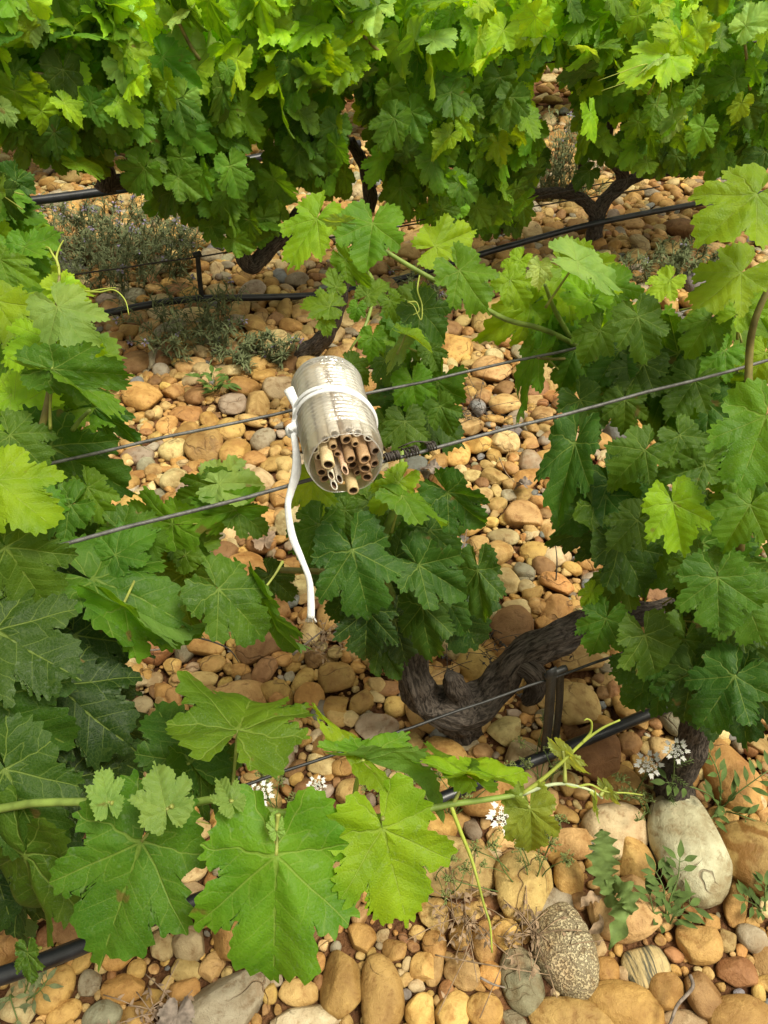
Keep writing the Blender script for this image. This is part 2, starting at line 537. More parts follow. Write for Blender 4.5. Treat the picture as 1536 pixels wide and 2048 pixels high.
def leaf_mesh(name, seed, step=.022, rings=(.12, .3, .5, .68, .84, .94, 1.0), droop=.3, fold=.15, wave=.07, mat=None, teeth=True, raw=False):
    rg = np.random.default_rng(seed)
    O = leaf_outline(rg, step, teeth)
    n = len(O)
    V = [np.zeros((1, 2))]
    sm = O.copy()
    for _ in range(6):
        sm[1:-1] = (sm[:-2] + sm[1:-1] * 2 + sm[2:]) / 4
    for r in rings:
        bl = max(0, (r - .8) / .2)
        V.append((O * bl + sm * (1 - bl)) * r)
    V = np.concatenate(V)
    T = [[0, 1 + i, 2 + i] for i in range(n - 1)]
    Q = []
    for k in range(len(rings) - 1):
        a = 1 + k * n; b = a + n
        for i in range(n - 1): Q.append([a + i, b + i, b + i + 1, a + i + 1])
    x, y = V[:, 0], V[:, 1]
    rr = np.hypot(x, y); th = np.arctan2(x, y)
    ds = np.full(len(V), 9.0)
    for vx, vy in VEINS:
        t = np.abs(x) * vx + y * vy
        d = np.abs(np.abs(x) * vy - y * vx)
        ds = np.where(t > 0, np.minimum(ds, d), ds)
    ph = rg.uniform(0, 6.28, 5)
    z = fold * rg.uniform(.3, 1.3) * np.abs(x) * .8 - droop * rg.uniform(.5, 1.3) * (np.clip(y, 0, 2) ** 2) * .55
    z -= droop * rg.uniform(.2, 1.2) * (np.abs(x) ** 2) * .55
    z += .10 * np.minimum(ds, .15) * 1.5 - .02
    z += wave * rr ** 2 * (np.sin(3 * th + ph[0]) + .6 * np.sin(5 * th + ph[1]) + .35 * np.sin(9 * th + ph[2]))
    z += .035 * np.sin(x * 9 + ph[3]) * np.sin(y * 8 + ph[4])
    z += .05 * np.clip(rr - .55, 0, 1) * np.sin(14 * th + ph[2])
    z += rg.uniform(-.12, .12) * x * y
    V3 = np.stack([x, y, z], 1)
    V3[0, 2] = 0
    if raw: return V3, np.array(Q), np.array(T), V
    return mesh(name, V3, [np.array(Q), np.array(T)], mat or M_LEAF, uv=V)
HI = [leaf_mesh('vine_leaf', 100 + i, droop=[.15, .5, .3, .8][i % 4], fold=[.15, .5, -.15, .3][(i // 2) % 4], wave=[.08, .16, .11][i % 3]) for i in range(16)]
LO_RAW = [leaf_mesh('l', 300 + i, step=.05, rings=(.35, .75, 1.0), droop=[.3, .6, .45][i % 3], fold=[.2, .4, -.1][(i // 2) % 3], wave=.10, raw=True) for i in range(12)]
LO = [mesh('vine_leaf', a, [b, c], M_LEAF, uv=d) for a, b, c, d in [leaf_mesh('l', 300 + i, step=.030, rings=(.2, .5, .8, 1.0), droop=[.3, .6, .45][i % 3], fold=[.2, .4, -.1][(i // 2) % 3], wave=.10, raw=True) for i in range(12)]]

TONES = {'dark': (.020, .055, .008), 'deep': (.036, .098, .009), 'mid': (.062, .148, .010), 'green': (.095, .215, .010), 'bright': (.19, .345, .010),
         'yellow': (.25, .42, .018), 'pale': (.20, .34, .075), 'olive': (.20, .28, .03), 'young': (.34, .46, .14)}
def frame(mid, nh, roll):
    y = mid.normalized()
    z = (nh - y * nh.dot(y)).normalized()
    z = Matrix.Rotation(roll, 3, y) @ z
    x = y.cross(z)
    return x, y, z
def put_leaf(vine, O, T, tone, roll=0.0, wide=1.0, var=None, pet=None, hint=None, petr=.0016, bend=None):
    mid = T - O
    nh = hint or ((CAM - O).normalized() * .75 + Vector((0, 0, .55)))
    x, y, z = frame(mid, nh, roll)
    L = mid.length / .99
    x = x * wide
    M = Matrix(((x.x * L, y.x * L, z.x * L, O.x), (x.y * L, y.y * L, z.y * L, O.y), (x.z * L, y.z * L, z.z * L, O.z), (0, 0, 0, 1)))
    me = HI[var if var is not None else random.randrange(len(HI))]
    o = bpy.data.objects.new('leaf', me)
    COL.objects.link(o)
    o.parent = vine
    o.matrix_local = Matrix.Translation(-Vector(vine.location)) @ M
    o.color = (*TONES[tone], 1)
    # petiole: its own mesh under the leaf (world-space vertices brought into the leaf's frame)
    if pet is None:
        e = O - y * L * random.uniform(-.1, .3) + x * L * random.uniform(-.25, .25) - z * L * random.uniform(.45, .8) - Vector((0, 0, .01))
        pet = e
    c = O.lerp(pet, .5) - z * L * .06
    mb = MB().tube([O - z * .001, c, pet], [petr, petr * .9, petr * 1.3], 6)
    V = np.concatenate(mb.V)
    Mi = M.inverted()
    A = np.array(Mi)
    V = V @ A[:3, :3].T + A[:3, 3]
    pm = mesh('petiole', V, [np.concatenate(mb.Q), np.concatenate(mb.T)], M_PET, uv=np.concatenate(mb.UV))
    po = bpy.data.objects.new('petiole', pm)
    COL.objects.link(po); po.parent = o
    return o
def leafpx(vine, ox, oy, tx, ty, tone, d=.8, dt=0.0, roll=0, wide=1.0, pet=None, petd=0.0, **kw):
    O, T = at(ox, oy, d), at(tx, ty, d + dt)
    pw = at(pet[0], pet[1], d + petd) if pet else None
    return put_leaf(vine, O, T, tone, R(roll), wide, pet=pw, **kw)

# ------------------------------------------------------------------ ground
def ground():
    nx, ny = 160, 200
    xs = np.linspace(-9, 9, nx); ys = np.linspace(-1.5, 22, ny)
    X, Y = np.meshgrid(xs, ys)
    Z = .008 * np.sin(X * 3.1 + 1) * np.sin(Y * 2.7) + rng.normal(0, .003, X.shape) - .006
    V = np.stack([X.ravel(), Y.ravel(), Z.ravel()], 1)
    i = np.arange(ny - 1)[:, None] * nx; j = np.arange(nx - 1)[None, :]
    F = np.stack([i + j, i + j + 1, i + nx + j + 1, i + nx + j], -1).reshape(-1, 4)
    # apron to the horizon
    k = len(V)
    B = 150.0
    ring = [(-9, -1.5), (9, -1.5), (9, 22), (-9, 22)]
    out = [(-B, -B), (B, -B), (B, B), (-B, B)]
    V = np.concatenate([V, [(x, y, -.02) for x, y in ring], [(x, y, -.02) for x, y in out]])
    F2 = np.array([[k + 4 + a, k + 4 + (a + 1) % 4, k + (a + 1) % 4, k + a] for a in range(4)])
    o = link('ground', mesh('ground', V, np.concatenate([F, F2]), M_SOIL))
    tag(o, kind='structure')
ground()

# ------------------------------------------------------------------ stones
def ico(sub):
    bm = bmesh.new(); bmesh.ops.create_icosphere(bm, subdivisions=sub, radius=1)
    V = np.array([v.co[:] for v in bm.verts]); F = np.array([[v.index for v in f.verts] for f in bm.faces]); bm.free()
    return V, F
ICO = {s: ico(s) for s in (2, 3, 4, 5)}
def stone_shape(rg, sub, a, b, c, rot, tilt=0, tilt2=0, angular=0.0, rough=1.0):
    V, F = ICO[sub]
    V = V.copy()
    p = rg.uniform(.78, 1.0)
    V = np.sign(V) * np.abs(V) ** p
    # egg / pear asymmetry and a soft bend
    V[:, 1] *= 1 + rg.uniform(-.22, .22) * V[:, 0]
    V[:, 2] *= 1 + rg.uniform(-.15, .15) * V[:, 0]
    V[:, 1] += rg.uniform(-.10, .10) * V[:, 0] ** 2
    k = rg.normal(0, 1.5, (5, 3)); ph = rg.uniform(0, 6.28, 5)
    n = sum(np.sin(V @ k[i] + ph[i]) for i in range(5)) / 5
    V *= (1 + .11 * rough * n)[:, None]
    k = rg.normal(0, 4.5, (6, 3)); ph = rg.uniform(0, 6.28, 6)
    n = sum(np.sin(V @ k[i] + ph[i]) for i in range(6)) / 6
    V *= (1 + .030 * rough * (1 + angular) * n)[:, None]
    if sub >= 4:
        k = rg.normal(0, 11, (8, 3)); ph = rg.uniform(0, 6.28, 8)
        n = sum(np.sin(V @ k[i] + ph[i]) for i in range(8)) / 8
        V *= (1 + .020 * rough * n - .03 * np.clip(np.sin(V @ rg.normal(0, 5, 3)) - .9, 0, 1) * 6)[:, None]
    if angular:
        for _ in range(int(5 + 5 * angular)):
            d = rg.normal(0, 1, 3); d /= np.linalg.norm(d)
            h = rg.uniform(.62, .9)
            s = V @ d
            over = np.clip(s - h, 0, None)
            V -= np.outer(over * .85, d)
    V *= np.array([a, b, c])
    ct, st = math.cos(tilt), math.sin(tilt)
    V = V @ np.array([[ct, 0, st], [0, 1, 0], [-st, 0, ct]]).T
    ct, st = math.cos(tilt2), math.sin(tilt2)
    V = V @ np.array([[1, 0, 0], [0, ct, -st], [0, st, ct]]).T
    cr, sr = math.cos(rot), math.sin(rot)
    V = V @ np.array([[cr, -sr, 0], [sr, cr, 0], [0, 0, 1]]).T
    return V, F
SC = {'ochre': (.46, .275, .085), 'orange': (.44, .25, .08), 'tan': (.48, .325, .125), 'cream': (.55, .43, .20), 'grey': (.33, .28, .19), 'rust': (.34, .175, .07),
      'beige': (.47, .37, .20), 'white': (.45, .40, .26), 'brown': (.27, .15, .06), 'yellow': (.55, .36, .11), 'slate': (.20, .20, .19), 'gold': (.42, .27, .085), 'greygreen': (.29, .27, .175)}
CW = ['ochre'] * 8 + ['orange'] * 3 + ['tan'] * 9 + ['cream'] * 2 + ['grey'] * 2 + ['rust'] * 1 + ['greygreen'] + ['beige'] * 3 + ['brown'] * 3 + ['yellow'] * 3 + ['slate', 'tan'] + ['gold'] * 2
HS = [  # px, py, width, height (pixels), angle of the long side (deg, ccw in the picture), colour, label, kind, angularity
 (1375, 1695, 158, 205, 0, 'white', 'large cream stone with brown cracks and a fold, standing beside the wavy golden stone', 'plain', .15),
 (1505, 1712, 150, 140, 0, 'gold', 'golden brown stone with wavy bands at the frame edge', 'wavy', .3),
 (1268, 1710, 84, 100, 8, 'yellow', 'smooth pale yellow stone with a flat broken side leaning on the large cream stone', 'plain', .3),
 (1235, 1660, 130, 100, 10, 'beige', 'blunt beige stone right behind the pale yellow flat sided stone', 'plain', .3),
 (1048, 1770, 138, 130, 0, 'tan', 'broad tan stone under the fine feathery weed', 'plain', .1),
 (1100, 1815, 120, 62, 35, 'greygreen', 'long dull grey stone slanting behind the speckled stone', 'plain', 0),
 (1130, 1900, 120, 165, 6, 'grey', 'round grey stone with salt and pepper speckles', 'speckled', 0),
 (1248, 1815, 150, 130, 0, 'tan', 'large tan stone under the dry shrivelled leaf of the toothed weed', 'plain', .3),
 (1044, 1955, 84, 125, 12, 'greygreen', 'smooth upright slate grey oval stone', 'plain', 0),
 (1297, 1925, 105, 76, 14, 'beige', 'stone with fine dark and golden stripes', 'striped', .3),
 (1403, 1880, 92, 80, -8, 'gold', 'flat sided golden cobble right of and above the striped stone', 'plain', .25),
 (1216, 1935, 56, 52, 0, 'orange', 'small round orange cobble touching the striped stone at its left', 'plain', 0),
 (1248, 2008, 155, 90, -14, 'gold', 'big smooth olive gold oval stone below the striped stone', 'plain', 0),
 (1336, 1976, 76, 72, 0, 'gold', 'round brownish cobble right of the big olive gold oval', 'plain', .1),
 (1412, 1985, 76, 78, 30, 'brown', 'angular brown cobble with orange face near the frame edge', 'plain', .5),
 (1478, 1938, 80, 60, 0, 'rust', 'rough reddish brown cobble with a squarish outline', 'plain', .5),
 (1488, 2030, 140, 80, 0, 'ochre', 'large smooth ochre stone in the lower corner of the frame', 'plain', 0),
 (1375, 2035, 90, 40, 0, 'beige', 'beige stone with a flaky top cut by the lower frame edge', 'plain', .3),
 (1148, 2030, 190, 70, -4, 'gold', 'very wide flat brown stone cut by the lower frame edge', 'plain', 0),
 (969, 2016, 74, 66, -10, 'yellow', 'yellow orange oval cobble on the bottom edge beside the holed stone', 'plain', 0),
 (843, 2022, 68, 66, 20, 'yellow', 'pale yellow stone with a small dark hole in it', 'plain', .5),
 (766, 1985, 88, 142, 4, 'gold', 'tall smooth olive brown stone standing left of the holed stone', 'plain', 0),
 (682, 1965, 92, 125, 0, 'ochre', 'rounded triangular brown orange stone beside the tall olive stone', 'plain', .35),
 (450, 2000, 188, 105, 22, 'grey', 'very large grey beige boulder under the big bright vine leaf', 'plain', .1),
 (612, 2035, 145, 60, 8, 'white', 'chalky white stone with cracked surface at the bottom edge', 'plain', .15),
 (597, 1980, 82, 48, -6, 'tan', 'flattened tan cobble between the white stone and the grey boulder', 'plain', 0),
 (200, 2030, 80, 60, 15, 'greygreen', 'pale grey smooth stone on the lower frame edge among orange cobbles', 'plain', 0),
 (35, 2000, 72, 90, 0, 'beige', 'pitted beige stone in the lower corner with small pores', 'plain', .1),
 (105, 1975, 68, 88, -28, 'ochre', 'tilted ochre oval stone right of the pitted beige stone', 'plain', 0),
 (120, 2022, 72, 40, 30, 'ochre', 'flat ochre oval cobble under the tilted ochre oval', 'plain', 0),
 (246, 1972, 92, 55, 0, 'orange', 'wide orange cobble with a lumpy top below the black pipe', 'plain', .3),
 (366, 1982, 70, 60, 10, 'orange', 'roundish orange cobble with cracked face left of the grey boulder', 'plain', .3),
 (268, 1932, 38, 36, 0, 'yellow', 'small yellow disc shaped pebble below the dark green leaf', 'plain', 0),
 (370, 1935, 66, 42, -12, 'tan', 'tan cobble half under the bright toothed leaf', 'plain', .2),
 (850, 1930, 62, 60, -15, 'yellow', 'knobbly yellow stone beside the narrow upright pale stone', 'plain', .4),
 (868, 1925, 40, 76, -8, 'tan', 'narrow upright pale stone next to the knobbly yellow stone', 'plain', 0),
 (870, 1885, 52, 60, 0, 'ochre', 'round ochre cobble above the narrow upright pale stone', 'plain', 0),
 (970, 1878, 52, 84, 0, 'orange', 'orange red upright stone crossed by the hanging yellow tendril', 'plain', 0),
 (868, 1826, 60, 62, 0, 'tan', 'tan cobble with a pink tint beside the tip of the yellow green leaf', 'plain', .2),
 (1325, 1812, 65, 80, 0, 'tan', 'rounded tan stone with an orange foot below the vetch', 'plain', .1),
 (1478, 1798, 50, 88, -18, 'ochre', 'diamond shaped ochre stone standing on its point', 'plain', .7),
 (1508, 1870, 62, 50, -35, 'white', 'smooth white grey cobble near the right edge of the gravel', 'plain', 0),
 (1388, 1800, 58, 36, -10, 'orange', 'flat angular orange shard between the vetch and the diamond stone', 'plain', .7),
 (1430, 1838, 38, 32, 0, 'orange', 'little orange shard under the diamond stone', 'plain', .7),
 (1050, 1528, 90, 90, 0, 'beige', 'greyish cobble behind the small yellowish hanging leaf stem', 'plain', .1),
 (1185, 1505, 110, 105, 0, 'brown', 'big flat brown stone right under the drip pipe', 'plain', .4),
 (1262, 1484, 52, 50, 0, 'brown', 'dark brown rounded cobble beside the flower and the drip pipe', 'plain', .1),
 (1010, 1455, 80, 62, 10, 'cream', 'pale angular cream stone just under the knotty vine trunk', 'plain', .6),
 (1050, 1487, 58, 40, 0, 'yellow', 'smooth yellow oval cobble left of the hanging strap', 'plain', 0),
 (755, 1458, 92, 70, -8, 'grey', 'dark grey flat stone crossed by the thin low wire', 'plain', .1),
 (672, 1350, 80, 62, 0, 'ochre', 'large rounded tan orange stone in the open gravel beside the upper green leaf', 'plain', .1),
 (606, 1352, 36, 56, -25, 'gold', 'tilted golden oval cobble touching the large rounded tan orange stone', 'plain', 0),
 (793, 1406, 50, 44, 0, 'yellow', 'round yellow cobble left of the knotty trunk foot', 'plain', 0),
 (550, 1506, 80, 66, 0, 'grey', 'brown grey disc shaped stone right of the dark leaf', 'plain', 0),
 (640, 1520, 72, 42, -8, 'cream', 'pale cream pebble lying over the thin low wire', 'plain', .2),
 (484, 1500, 56, 36, 5, 'tan', 'narrow tan cobble between the dark leaf and the disc shaped stone', 'plain', 0),
 (660, 1487, 76, 50, 8, 'orange', 'orange brown cobble above the pale cream pebble', 'plain', .1),
 (390, 1655, 62, 44, 14, 'cream', 'pale cobble beside the black wire clip', 'plain', 0),
 (375, 1725, 80, 70, 30, 'cream', 'pale sharp cornered stone with an orange edge between two big leaves', 'plain', .5),
 (525, 1608, 78, 84, 0, 'tan', 'pinkish tan stone under the white flower beside the green cane', 'plain', .3),
 (295, 1475, 68, 66, 0, 'cream', 'pale cream stone at the edge of the dark leaves', 'plain', .3),
 (316, 1525, 66, 56, 15, 'cream', 'buff stone behind the small rounded pale leaves', 'plain', .1),
 (280, 1405, 44, 44, 0, 'beige', 'greyish beige cobble near the dark leaf tip', 'plain', .2),
 (788, 1580, 70, 80, 0, 'cream', 'cream coloured upright stone behind the leaf stalks', 'plain', .2),
 (700, 1582, 60, 60, 0, 'tan', 'round tan stone beside the leaf stalk and the cane', 'plain', .1),
 (618, 1262, 46, 50, 0, 'cream', 'pale lumpy stone where the end of the white cord touches the ground', 'plain', .5),
 (658, 1225, 50, 60, 0, 'ochre', 'ochre stone right of the end of the white cord', 'plain', 0),
 (424, 1320, 54, 36, 25, 'gold', 'olive gold oval cobble in the gap above the upper green leaf', 'plain', 0),
 (405, 1352, 62, 34, 0, 'tan', 'flat tan cobble above the upper green leaf', 'plain', .1),
 (342, 1325, 40, 36, 0, 'yellow', 'yellowish cobble near the edge on leaf', 'plain', .1),
 (455, 1250, 52, 34, 10, 'tan', 'tan lozenge cobble with a hairline crack below the dark dusty leaf', 'plain', .3),
 (1115, 1105, 60, 44, 0, 'beige', 'flat beige stone with a notch in the middle gravel', 'plain', .1),
 (1074, 1096, 66, 40, 0, 'yellow', 'greenish yellow oval cobble in the middle gravel', 'plain', 0),
 (1008, 1066, 66, 36, 0, 'beige', 'flat greenish beige cobble above the greenish yellow oval', 'plain', 0),
 (918, 905, 52, 52, -20, 'yellow', 'yellow oval stone just under the tie wire coils', 'plain', 0),
 (1008, 880, 66, 50, 0, 'cream', 'cream stone with a peak seen just under the near wire', 'plain', .3),
 (832, 922, 52, 36, -12, 'slate', 'blue grey smooth stone under the tie wire coils', 'plain', 0),
 (1100, 905, 60, 28, 0, 'yellow', 'long yellow cobble below the near wire', 'plain', 0),
 (1100, 740, 90, 66, 0, 'tan', 'large pale stone behind the far wire', 'plain', .1),
 (985, 632, 70, 90, -20, 'tan', 'big tan stone behind the slanting green cane', 'plain', .1),
 (985, 740, 80, 62, 0, 'tan', 'broad tan stone left of the large pale stone', 'plain', .1),
 (470, 900, 66, 58, -10, 'ochre', 'large golden stone below the far wire left of the bottle', 'plain', .1),
 (408, 890, 76, 68, 0, 'gold', 'large brown gold stone in the group of four below the far wire', 'plain', .15),
 (343, 895, 56, 46, 0, 'cream', 'pale cobble in the group of four below the far wire', 'plain', 0),
 (458, 855, 60, 50, 0, 'gold', 'golden cobble touching the far wire', 'plain', 0),
 (525, 873, 44, 48, -20, 'grey', 'dark olive oval cobble left of the bottle', 'plain', 0),
 (512, 807, 52, 52, 0, 'tan', 'round cream stone with fine cracks above the far wire', 'plain', .1),
 (465, 805, 60, 46, 0, 'grey', 'grey brown cobble above the far wire', 'plain', .1),
 (372, 822, 80, 36, -8, 'orange', 'long orange cobble with a white end in the middle gravel', 'plain', .2),
 (267, 722, 66, 50, -25, 'brown', 'big dark ochre oval tilted among small cobbles', 'plain', 0),
 (332, 708, 42, 50, 0, 'brown', 'upright brown round stone next to a grey one', 'plain', 0),
 (306, 708, 30, 48, 0, 'grey', 'grey upright stone beside the brown round stone', 'plain', .1),
 (260, 585, 60, 28, -6, 'white', 'flat white cobble beside the back drip pipe', 'plain', 0),
 (560, 548, 32, 32, 20, 'slate', 'blue grey oval pebble under the bent vine arm', 'plain', 0),
 (590, 540, 44, 34, -10, 'orange', 'orange oval cobble right of the blue grey pebble', 'plain', 0),
 (430, 578, 44, 28, 0, 'cream', 'cream cobble beside the back drip support rod', 'plain', 0),
 (1065, 462, 40, 44, 0, 'cream', 'cream round stone left of the forked back vine trunk', 'plain', .1),
 (1380, 465, 60, 60, 30, 'brown', 'slanting brown stone in the far gravel beyond the back pipe', 'plain', .2),
 (1345, 497, 70, 34, -6, 'tan', 'flat tan stone in the far gravel below the back pipe', 'plain', .1),
 (1278, 515, 56, 40, 0, 'tan', 'tan stone with reddish stains in the far gravel', 'plain', .2),
]
placed = []       # x, y, radius, height top
GX0, GY0, GRES = -4.5, -.3, .012
HM = np.zeros((int(9.0 / GRES), int(9.0 / GRES)), np.float32) - .004   # [ix, iy]
def hm_stamp(cx, cy, r, top):
    i0, i1 = int((cx - r - GX0) / GRES), int((cx + r - GX0) / GRES) + 1
    j0, j1 = int((cy - r - GY0) / GRES), int((cy + r - GY0) / GRES) + 1
    if i0 < 0 or j0 < 0 or i1 >= HM.shape[0] or j1 >= HM.shape[1]: return
    ii = (np.arange(i0, i1 + 1) * GRES + GX0 - cx)[:, None]; jj = (np.arange(j0, j1 + 1) * GRES + GY0 - cy)[None, :]
    q = 1 - (ii ** 2 + jj ** 2) / r ** 2
    s = np.where(q > 0, top * np.sqrt(np.clip(q, 0, 1)), -1)
    HM[i0:i1 + 1, j0:j1 + 1] = np.maximum(HM[i0:i1 + 1, j0:j1 + 1], s)
def hm_get(cx, cy):
    i, j = int((cx - GX0) / GRES), int((cy - GY0) / GRES)
    if 0 <= i < HM.shape[0] and 0 <= j < HM.shape[1]: return float(HM[i, j])
    return 0.0
grid = {}
def gkey(x, y): return (int(math.floor(x / .12)), int(math.floor(y / .12)))
def gadd(x, y, r):
    placed.append((x, y, r)); grid.setdefault(gkey(x, y), []).append((x, y, r))
def clear(x, y, r, f):
    k = gkey(x, y)
    for a in (-1, 0, 1):
        for b in (-1, 0, 1):
            for (px, py, pr) in grid.get((k[0] + a, k[1] + b), ()):
                if (px - x) ** 2 + (py - y) ** 2 < (f * (pr + r)) ** 2: return False
    return True
ALLST = []   # dicts
for (px, py, wd, ht, ang, colr, lab, kd, angu) in HS:
    p = at_z(px, py, .02)
    d = (p - CAM).dot(FWD)
    k = d / FP
    vd = (p - CAM).normalized()
    sa = abs(vd.z)                                   # sine of the viewing angle
    a = wd * .5 * k
    # height in picture mixes depth and thickness
    ap = ht * .5 * k
    c = min(a, ap) * .72
    b2 = (ap ** 2 - (c * math.sqrt(1 - sa ** 2)) ** 2)
    b = math.sqrt(max(b2, (ap * .35) ** 2)) / sa
    rg = np.random.default_rng(int(px * 7 + py))
    z = c * .45
    ALLST.append(dict(x=p.x, y=p.y, z=z, a=a, b=b, c=c, rot=R(ang), col=colr, lab=lab, kd=kd, angu=angu, hand=True, rg=rg))
    rr = math.sqrt(a * b)
    # register as a few discs along the long side
    if a > b * 1.25 or b > a * 1.25:
        L = abs(a - b) * .8; dx, dy = (math.cos(R(ang)), math.sin(R(ang))) if a > b else (-math.sin(R(ang)), math.cos(R(ang)))
        for s in (-1, 0, 1): gadd(p.x + dx * L * s, p.y + dy * L * s, min(a, b))
    else: gadd(p.x, p.y, rr)
    hm_stamp(p.x, p.y, rr, z + c * .9)
def inview(x, y, m=.25):
    return abs(x) < .52 * (.743 * y + .836) + m
def scatter(rmin, rmax, n, y0, y1, f, flat=(.5, .8), bias=1.0):
    c = 0
    for _ in range(n):
        y = y0 + (y1 - y0) * random.random() ** bias
        hw = .52 * (.743 * y + .836) + .28
        x = random.uniform(-hw, hw)
        r = rmin + (rmax - rmin) * random.random() ** 1.4
        if not clear(x, y, r, f): continue
        el = random.uniform(1.0, 1.55)
        a, b = r * math.sqrt(el) * 1.06, r / math.sqrt(el) * 1.06
        cc = b * random.uniform(*flat)
        z = cc * random.uniform(.25, .75) + .004 * random.random()
        ALLST.append(dict(x=x, y=y, z=z, a=a, b=b, c=cc, rot=random.uniform(0, 6.28), col=random.choice(CW), hand=False, angu=(random.random() ** 3) * .9, tilt=random.gauss(0, .22), tilt2=random.gauss(0, .22)))
        gadd(x, y, r); hm_stamp(x, y, r, z + cc * .85); c += 1
    return c
cnt = [scatter(.040, .066, 300, .15, .85, .88), scatter(.042, .062, 220, .9, 5.2, .9), scatter(.028, .048, 3200, .15, 5.2, .86), scatter(.022, .036, 9000, .1, 5.2, .84), scatter(.014, .024, 26000, .1, 4.6, .82),
       scatter(.008, .014, 34000, .1, 3.0, .78), scatter(.004, .008, 16000, .15, 1.5, .8)]
scatter(.03, .07, 2500, 5.0, 8.2, .85)
# a second layer dropped on top
def drop(rmin, rmax, n, y0, y1):
    for _ in range(n):
        r = random.uniform(rmin, rmax)
        best = None
        for _k in range(7):
            y = y0 + (y1 - y0) * random.random()
            hw = .52 * (.743 * y + .836) + .2
            x = random.uniform(-hw, hw)
            h = sum(hm_get(x + r * .6 * dx, y + r * .6 * dy) for dx, dy in ((0, 0), (1, 0), (-1, 0), (0, 1), (0, -1))) / 5
            if best is None or h < best[0]: best = (h, x, y)
        h, x, y = best
        if any(s['hand'] and (s['x'] - x) ** 2 + (s['y'] - y) ** 2 < (max(s['a'], s['b']) + r) ** 2 for s in ALLST[:len(HS)]): continue
        el = random.uniform(1.0, 1.6)
        a, b = r * math.sqrt(el), r / math.sqrt(el)
        cc = b * random.uniform(.5, .8)
        z = max(h, 0) + cc * .55
        ALLST.append(dict(x=x, y=y, z=z, a=a, b=b, c=cc, rot=random.uniform(0, 6.28), col=random.choice(CW), hand=False, angu=(random.random() ** 3) * .9, tilt=random.gauss(0, .3), tilt2=random.gauss(0, .3)))
        hm_stamp(x, y, r, z + cc * .85)
drop(.022, .042, 900, .75, 5.0)
drop(.010, .021, 3200, .5, 3.6)

# rank by size in the picture; the 300 largest are things of their own
HIDE = [(0, 300, 1050, 1560), (1200, 1536, 560, 1400), (0, 1536, 0, 300), (0, 110, 1500, 1950)]
def score(s):
    pr = proj((s['x'], s['y'], s['z']))
    if pr is None: return 0
    u, v, d = pr
    if not (5 < u < 1531 and 5 < v < 2043): return 0
    for (x0, x1, y0, y1) in HIDE:
        if x0 < u < x1 and y0 < v < y1: return 0
    return max(s['a'], s['b']) * FP / d + (1000 if s['hand'] else 0)
for s in ALLST: s['score'] = score(s)
order = sorted(range(len(ALLST)), key=lambda i: -ALLST[i]['score'])
TOP = set(order[:300])
CN = {'ochre': 'ochre', 'orange': 'orange', 'tan': 'tan', 'cream': 'cream', 'grey': 'grey brown', 'rust': 'reddish', 'beige': 'beige', 'white': 'whitish', 'brown': 'brown', 'yellow': 'yellowish', 'slate': 'slate grey', 'gold': 'golden brown', 'greygreen': 'greenish grey'}
LAND = [(1299, 1528, 'the round lacy flower'), (1110, 1420, 'the flat strap'), (905, 1390, 'the knotty trunk'), (622, 1240, 'the loose end of the white cord'), (690, 960, 'the bottle mouth'), (820, 890, 'the tie wire coils'),
        (640, 760, 'the back of the bottle'), (395, 555, 'the short black rod'), (1190, 480, 'the forked trunk foot'), (1130, 1900, 'the speckled stone'), (1297, 1925, 'the striped stone'), (1375, 1695, 'the large cream stone'), (1505, 1712, 'the wavy golden stone'),
        (450, 2000, 'the very large grey boulder'), (612, 2030, 'the chalky white stone'), (843, 2022, 'the stone with a hole'), (35, 2000, 'the pitted stone'), (1215, 1780, 'the toothed weed'), (1340, 1790, 'the small upright sprig'), (970, 1878, 'the tip of the yellow tendril'),
        (505, 535, 'the bent black arm of the back vine'), (620, 680, 'the slender leaning trunk'), (470, 740, 'the straggling lilac flowered plant'), (560, 1600, 'the flower by the green cane'), (672, 1350, 'the large rounded tan orange stone'), (755, 1458, 'the dark grey flat stone'),
        (1010, 632, 'the slanting green cane'), (1100, 740, 'the large pale stone'), (1074, 1096, 'the greenish yellow oval cobble'), (930, 1050, 'the pale straw stalk'), (400, 890, 'the group of four large stones'), (1360, 470, 'the slanting brown stone'), (1478, 1798, 'the diamond shaped stone'),
        (330, 700, 'the pair of upright round stones'), (230, 1320, 'the dark leaf tips'), (340, 1590, 'the small rounded pale leaves'), (1480, 1600, 'the creeping plant with oval leaflets'), (1185, 1505, 'the big flat brown stone'), (1000, 960, 'the long thin straw'), (1160, 1160, 'the small bright leaf of the right vine'),
        (780, 1500, 'the bright two winged leaf'), (1050, 1760, 'the wispy weed'), (270, 1960, 'the wide orange cobble'), (560, 600, 'the back drip pipe'), (880, 560, 'the cane node'), (1260, 600, 'the far gravel weeds')]
used_l = {}
def stone_label(s):
    u, v, d = proj((s['x'], s['y'], s['z']))
    sh = 'angular' if s['angu'] > .35 else ('long' if s['a'] > 1.35 * s['b'] else 'rounded')
    sz = 'big' if max(s['a'], s['b']) > .045 else 'small' if max(s['a'], s['b']) < .033 else 'middling'
    L = sorted(LAND, key=lambda q: (q[0] - u) ** 2 + (q[1] - v) ** 2)
    c = []
    for q in L[:7]:
        dx, dy = u - q[0], v - q[1]
        rel = ('just beyond' if dy < 0 else 'in front of') if abs(dy) > .9 * abs(dx) else 'beside'
        c.append('%s %s %s cobble %s %s' % (sz, CN[s['col']], sh, rel, q[2]))
    for k in c:
        if k not in used_l: used_l[k] = 1; return k
    return c[0]
mbs = MB()
def tonev(c, rg):
    b = np.array(SC[c]); k = rg.uniform(.78, 1.2)
    return b * k * (1 + rg.uniform(-.06, .06, 3))
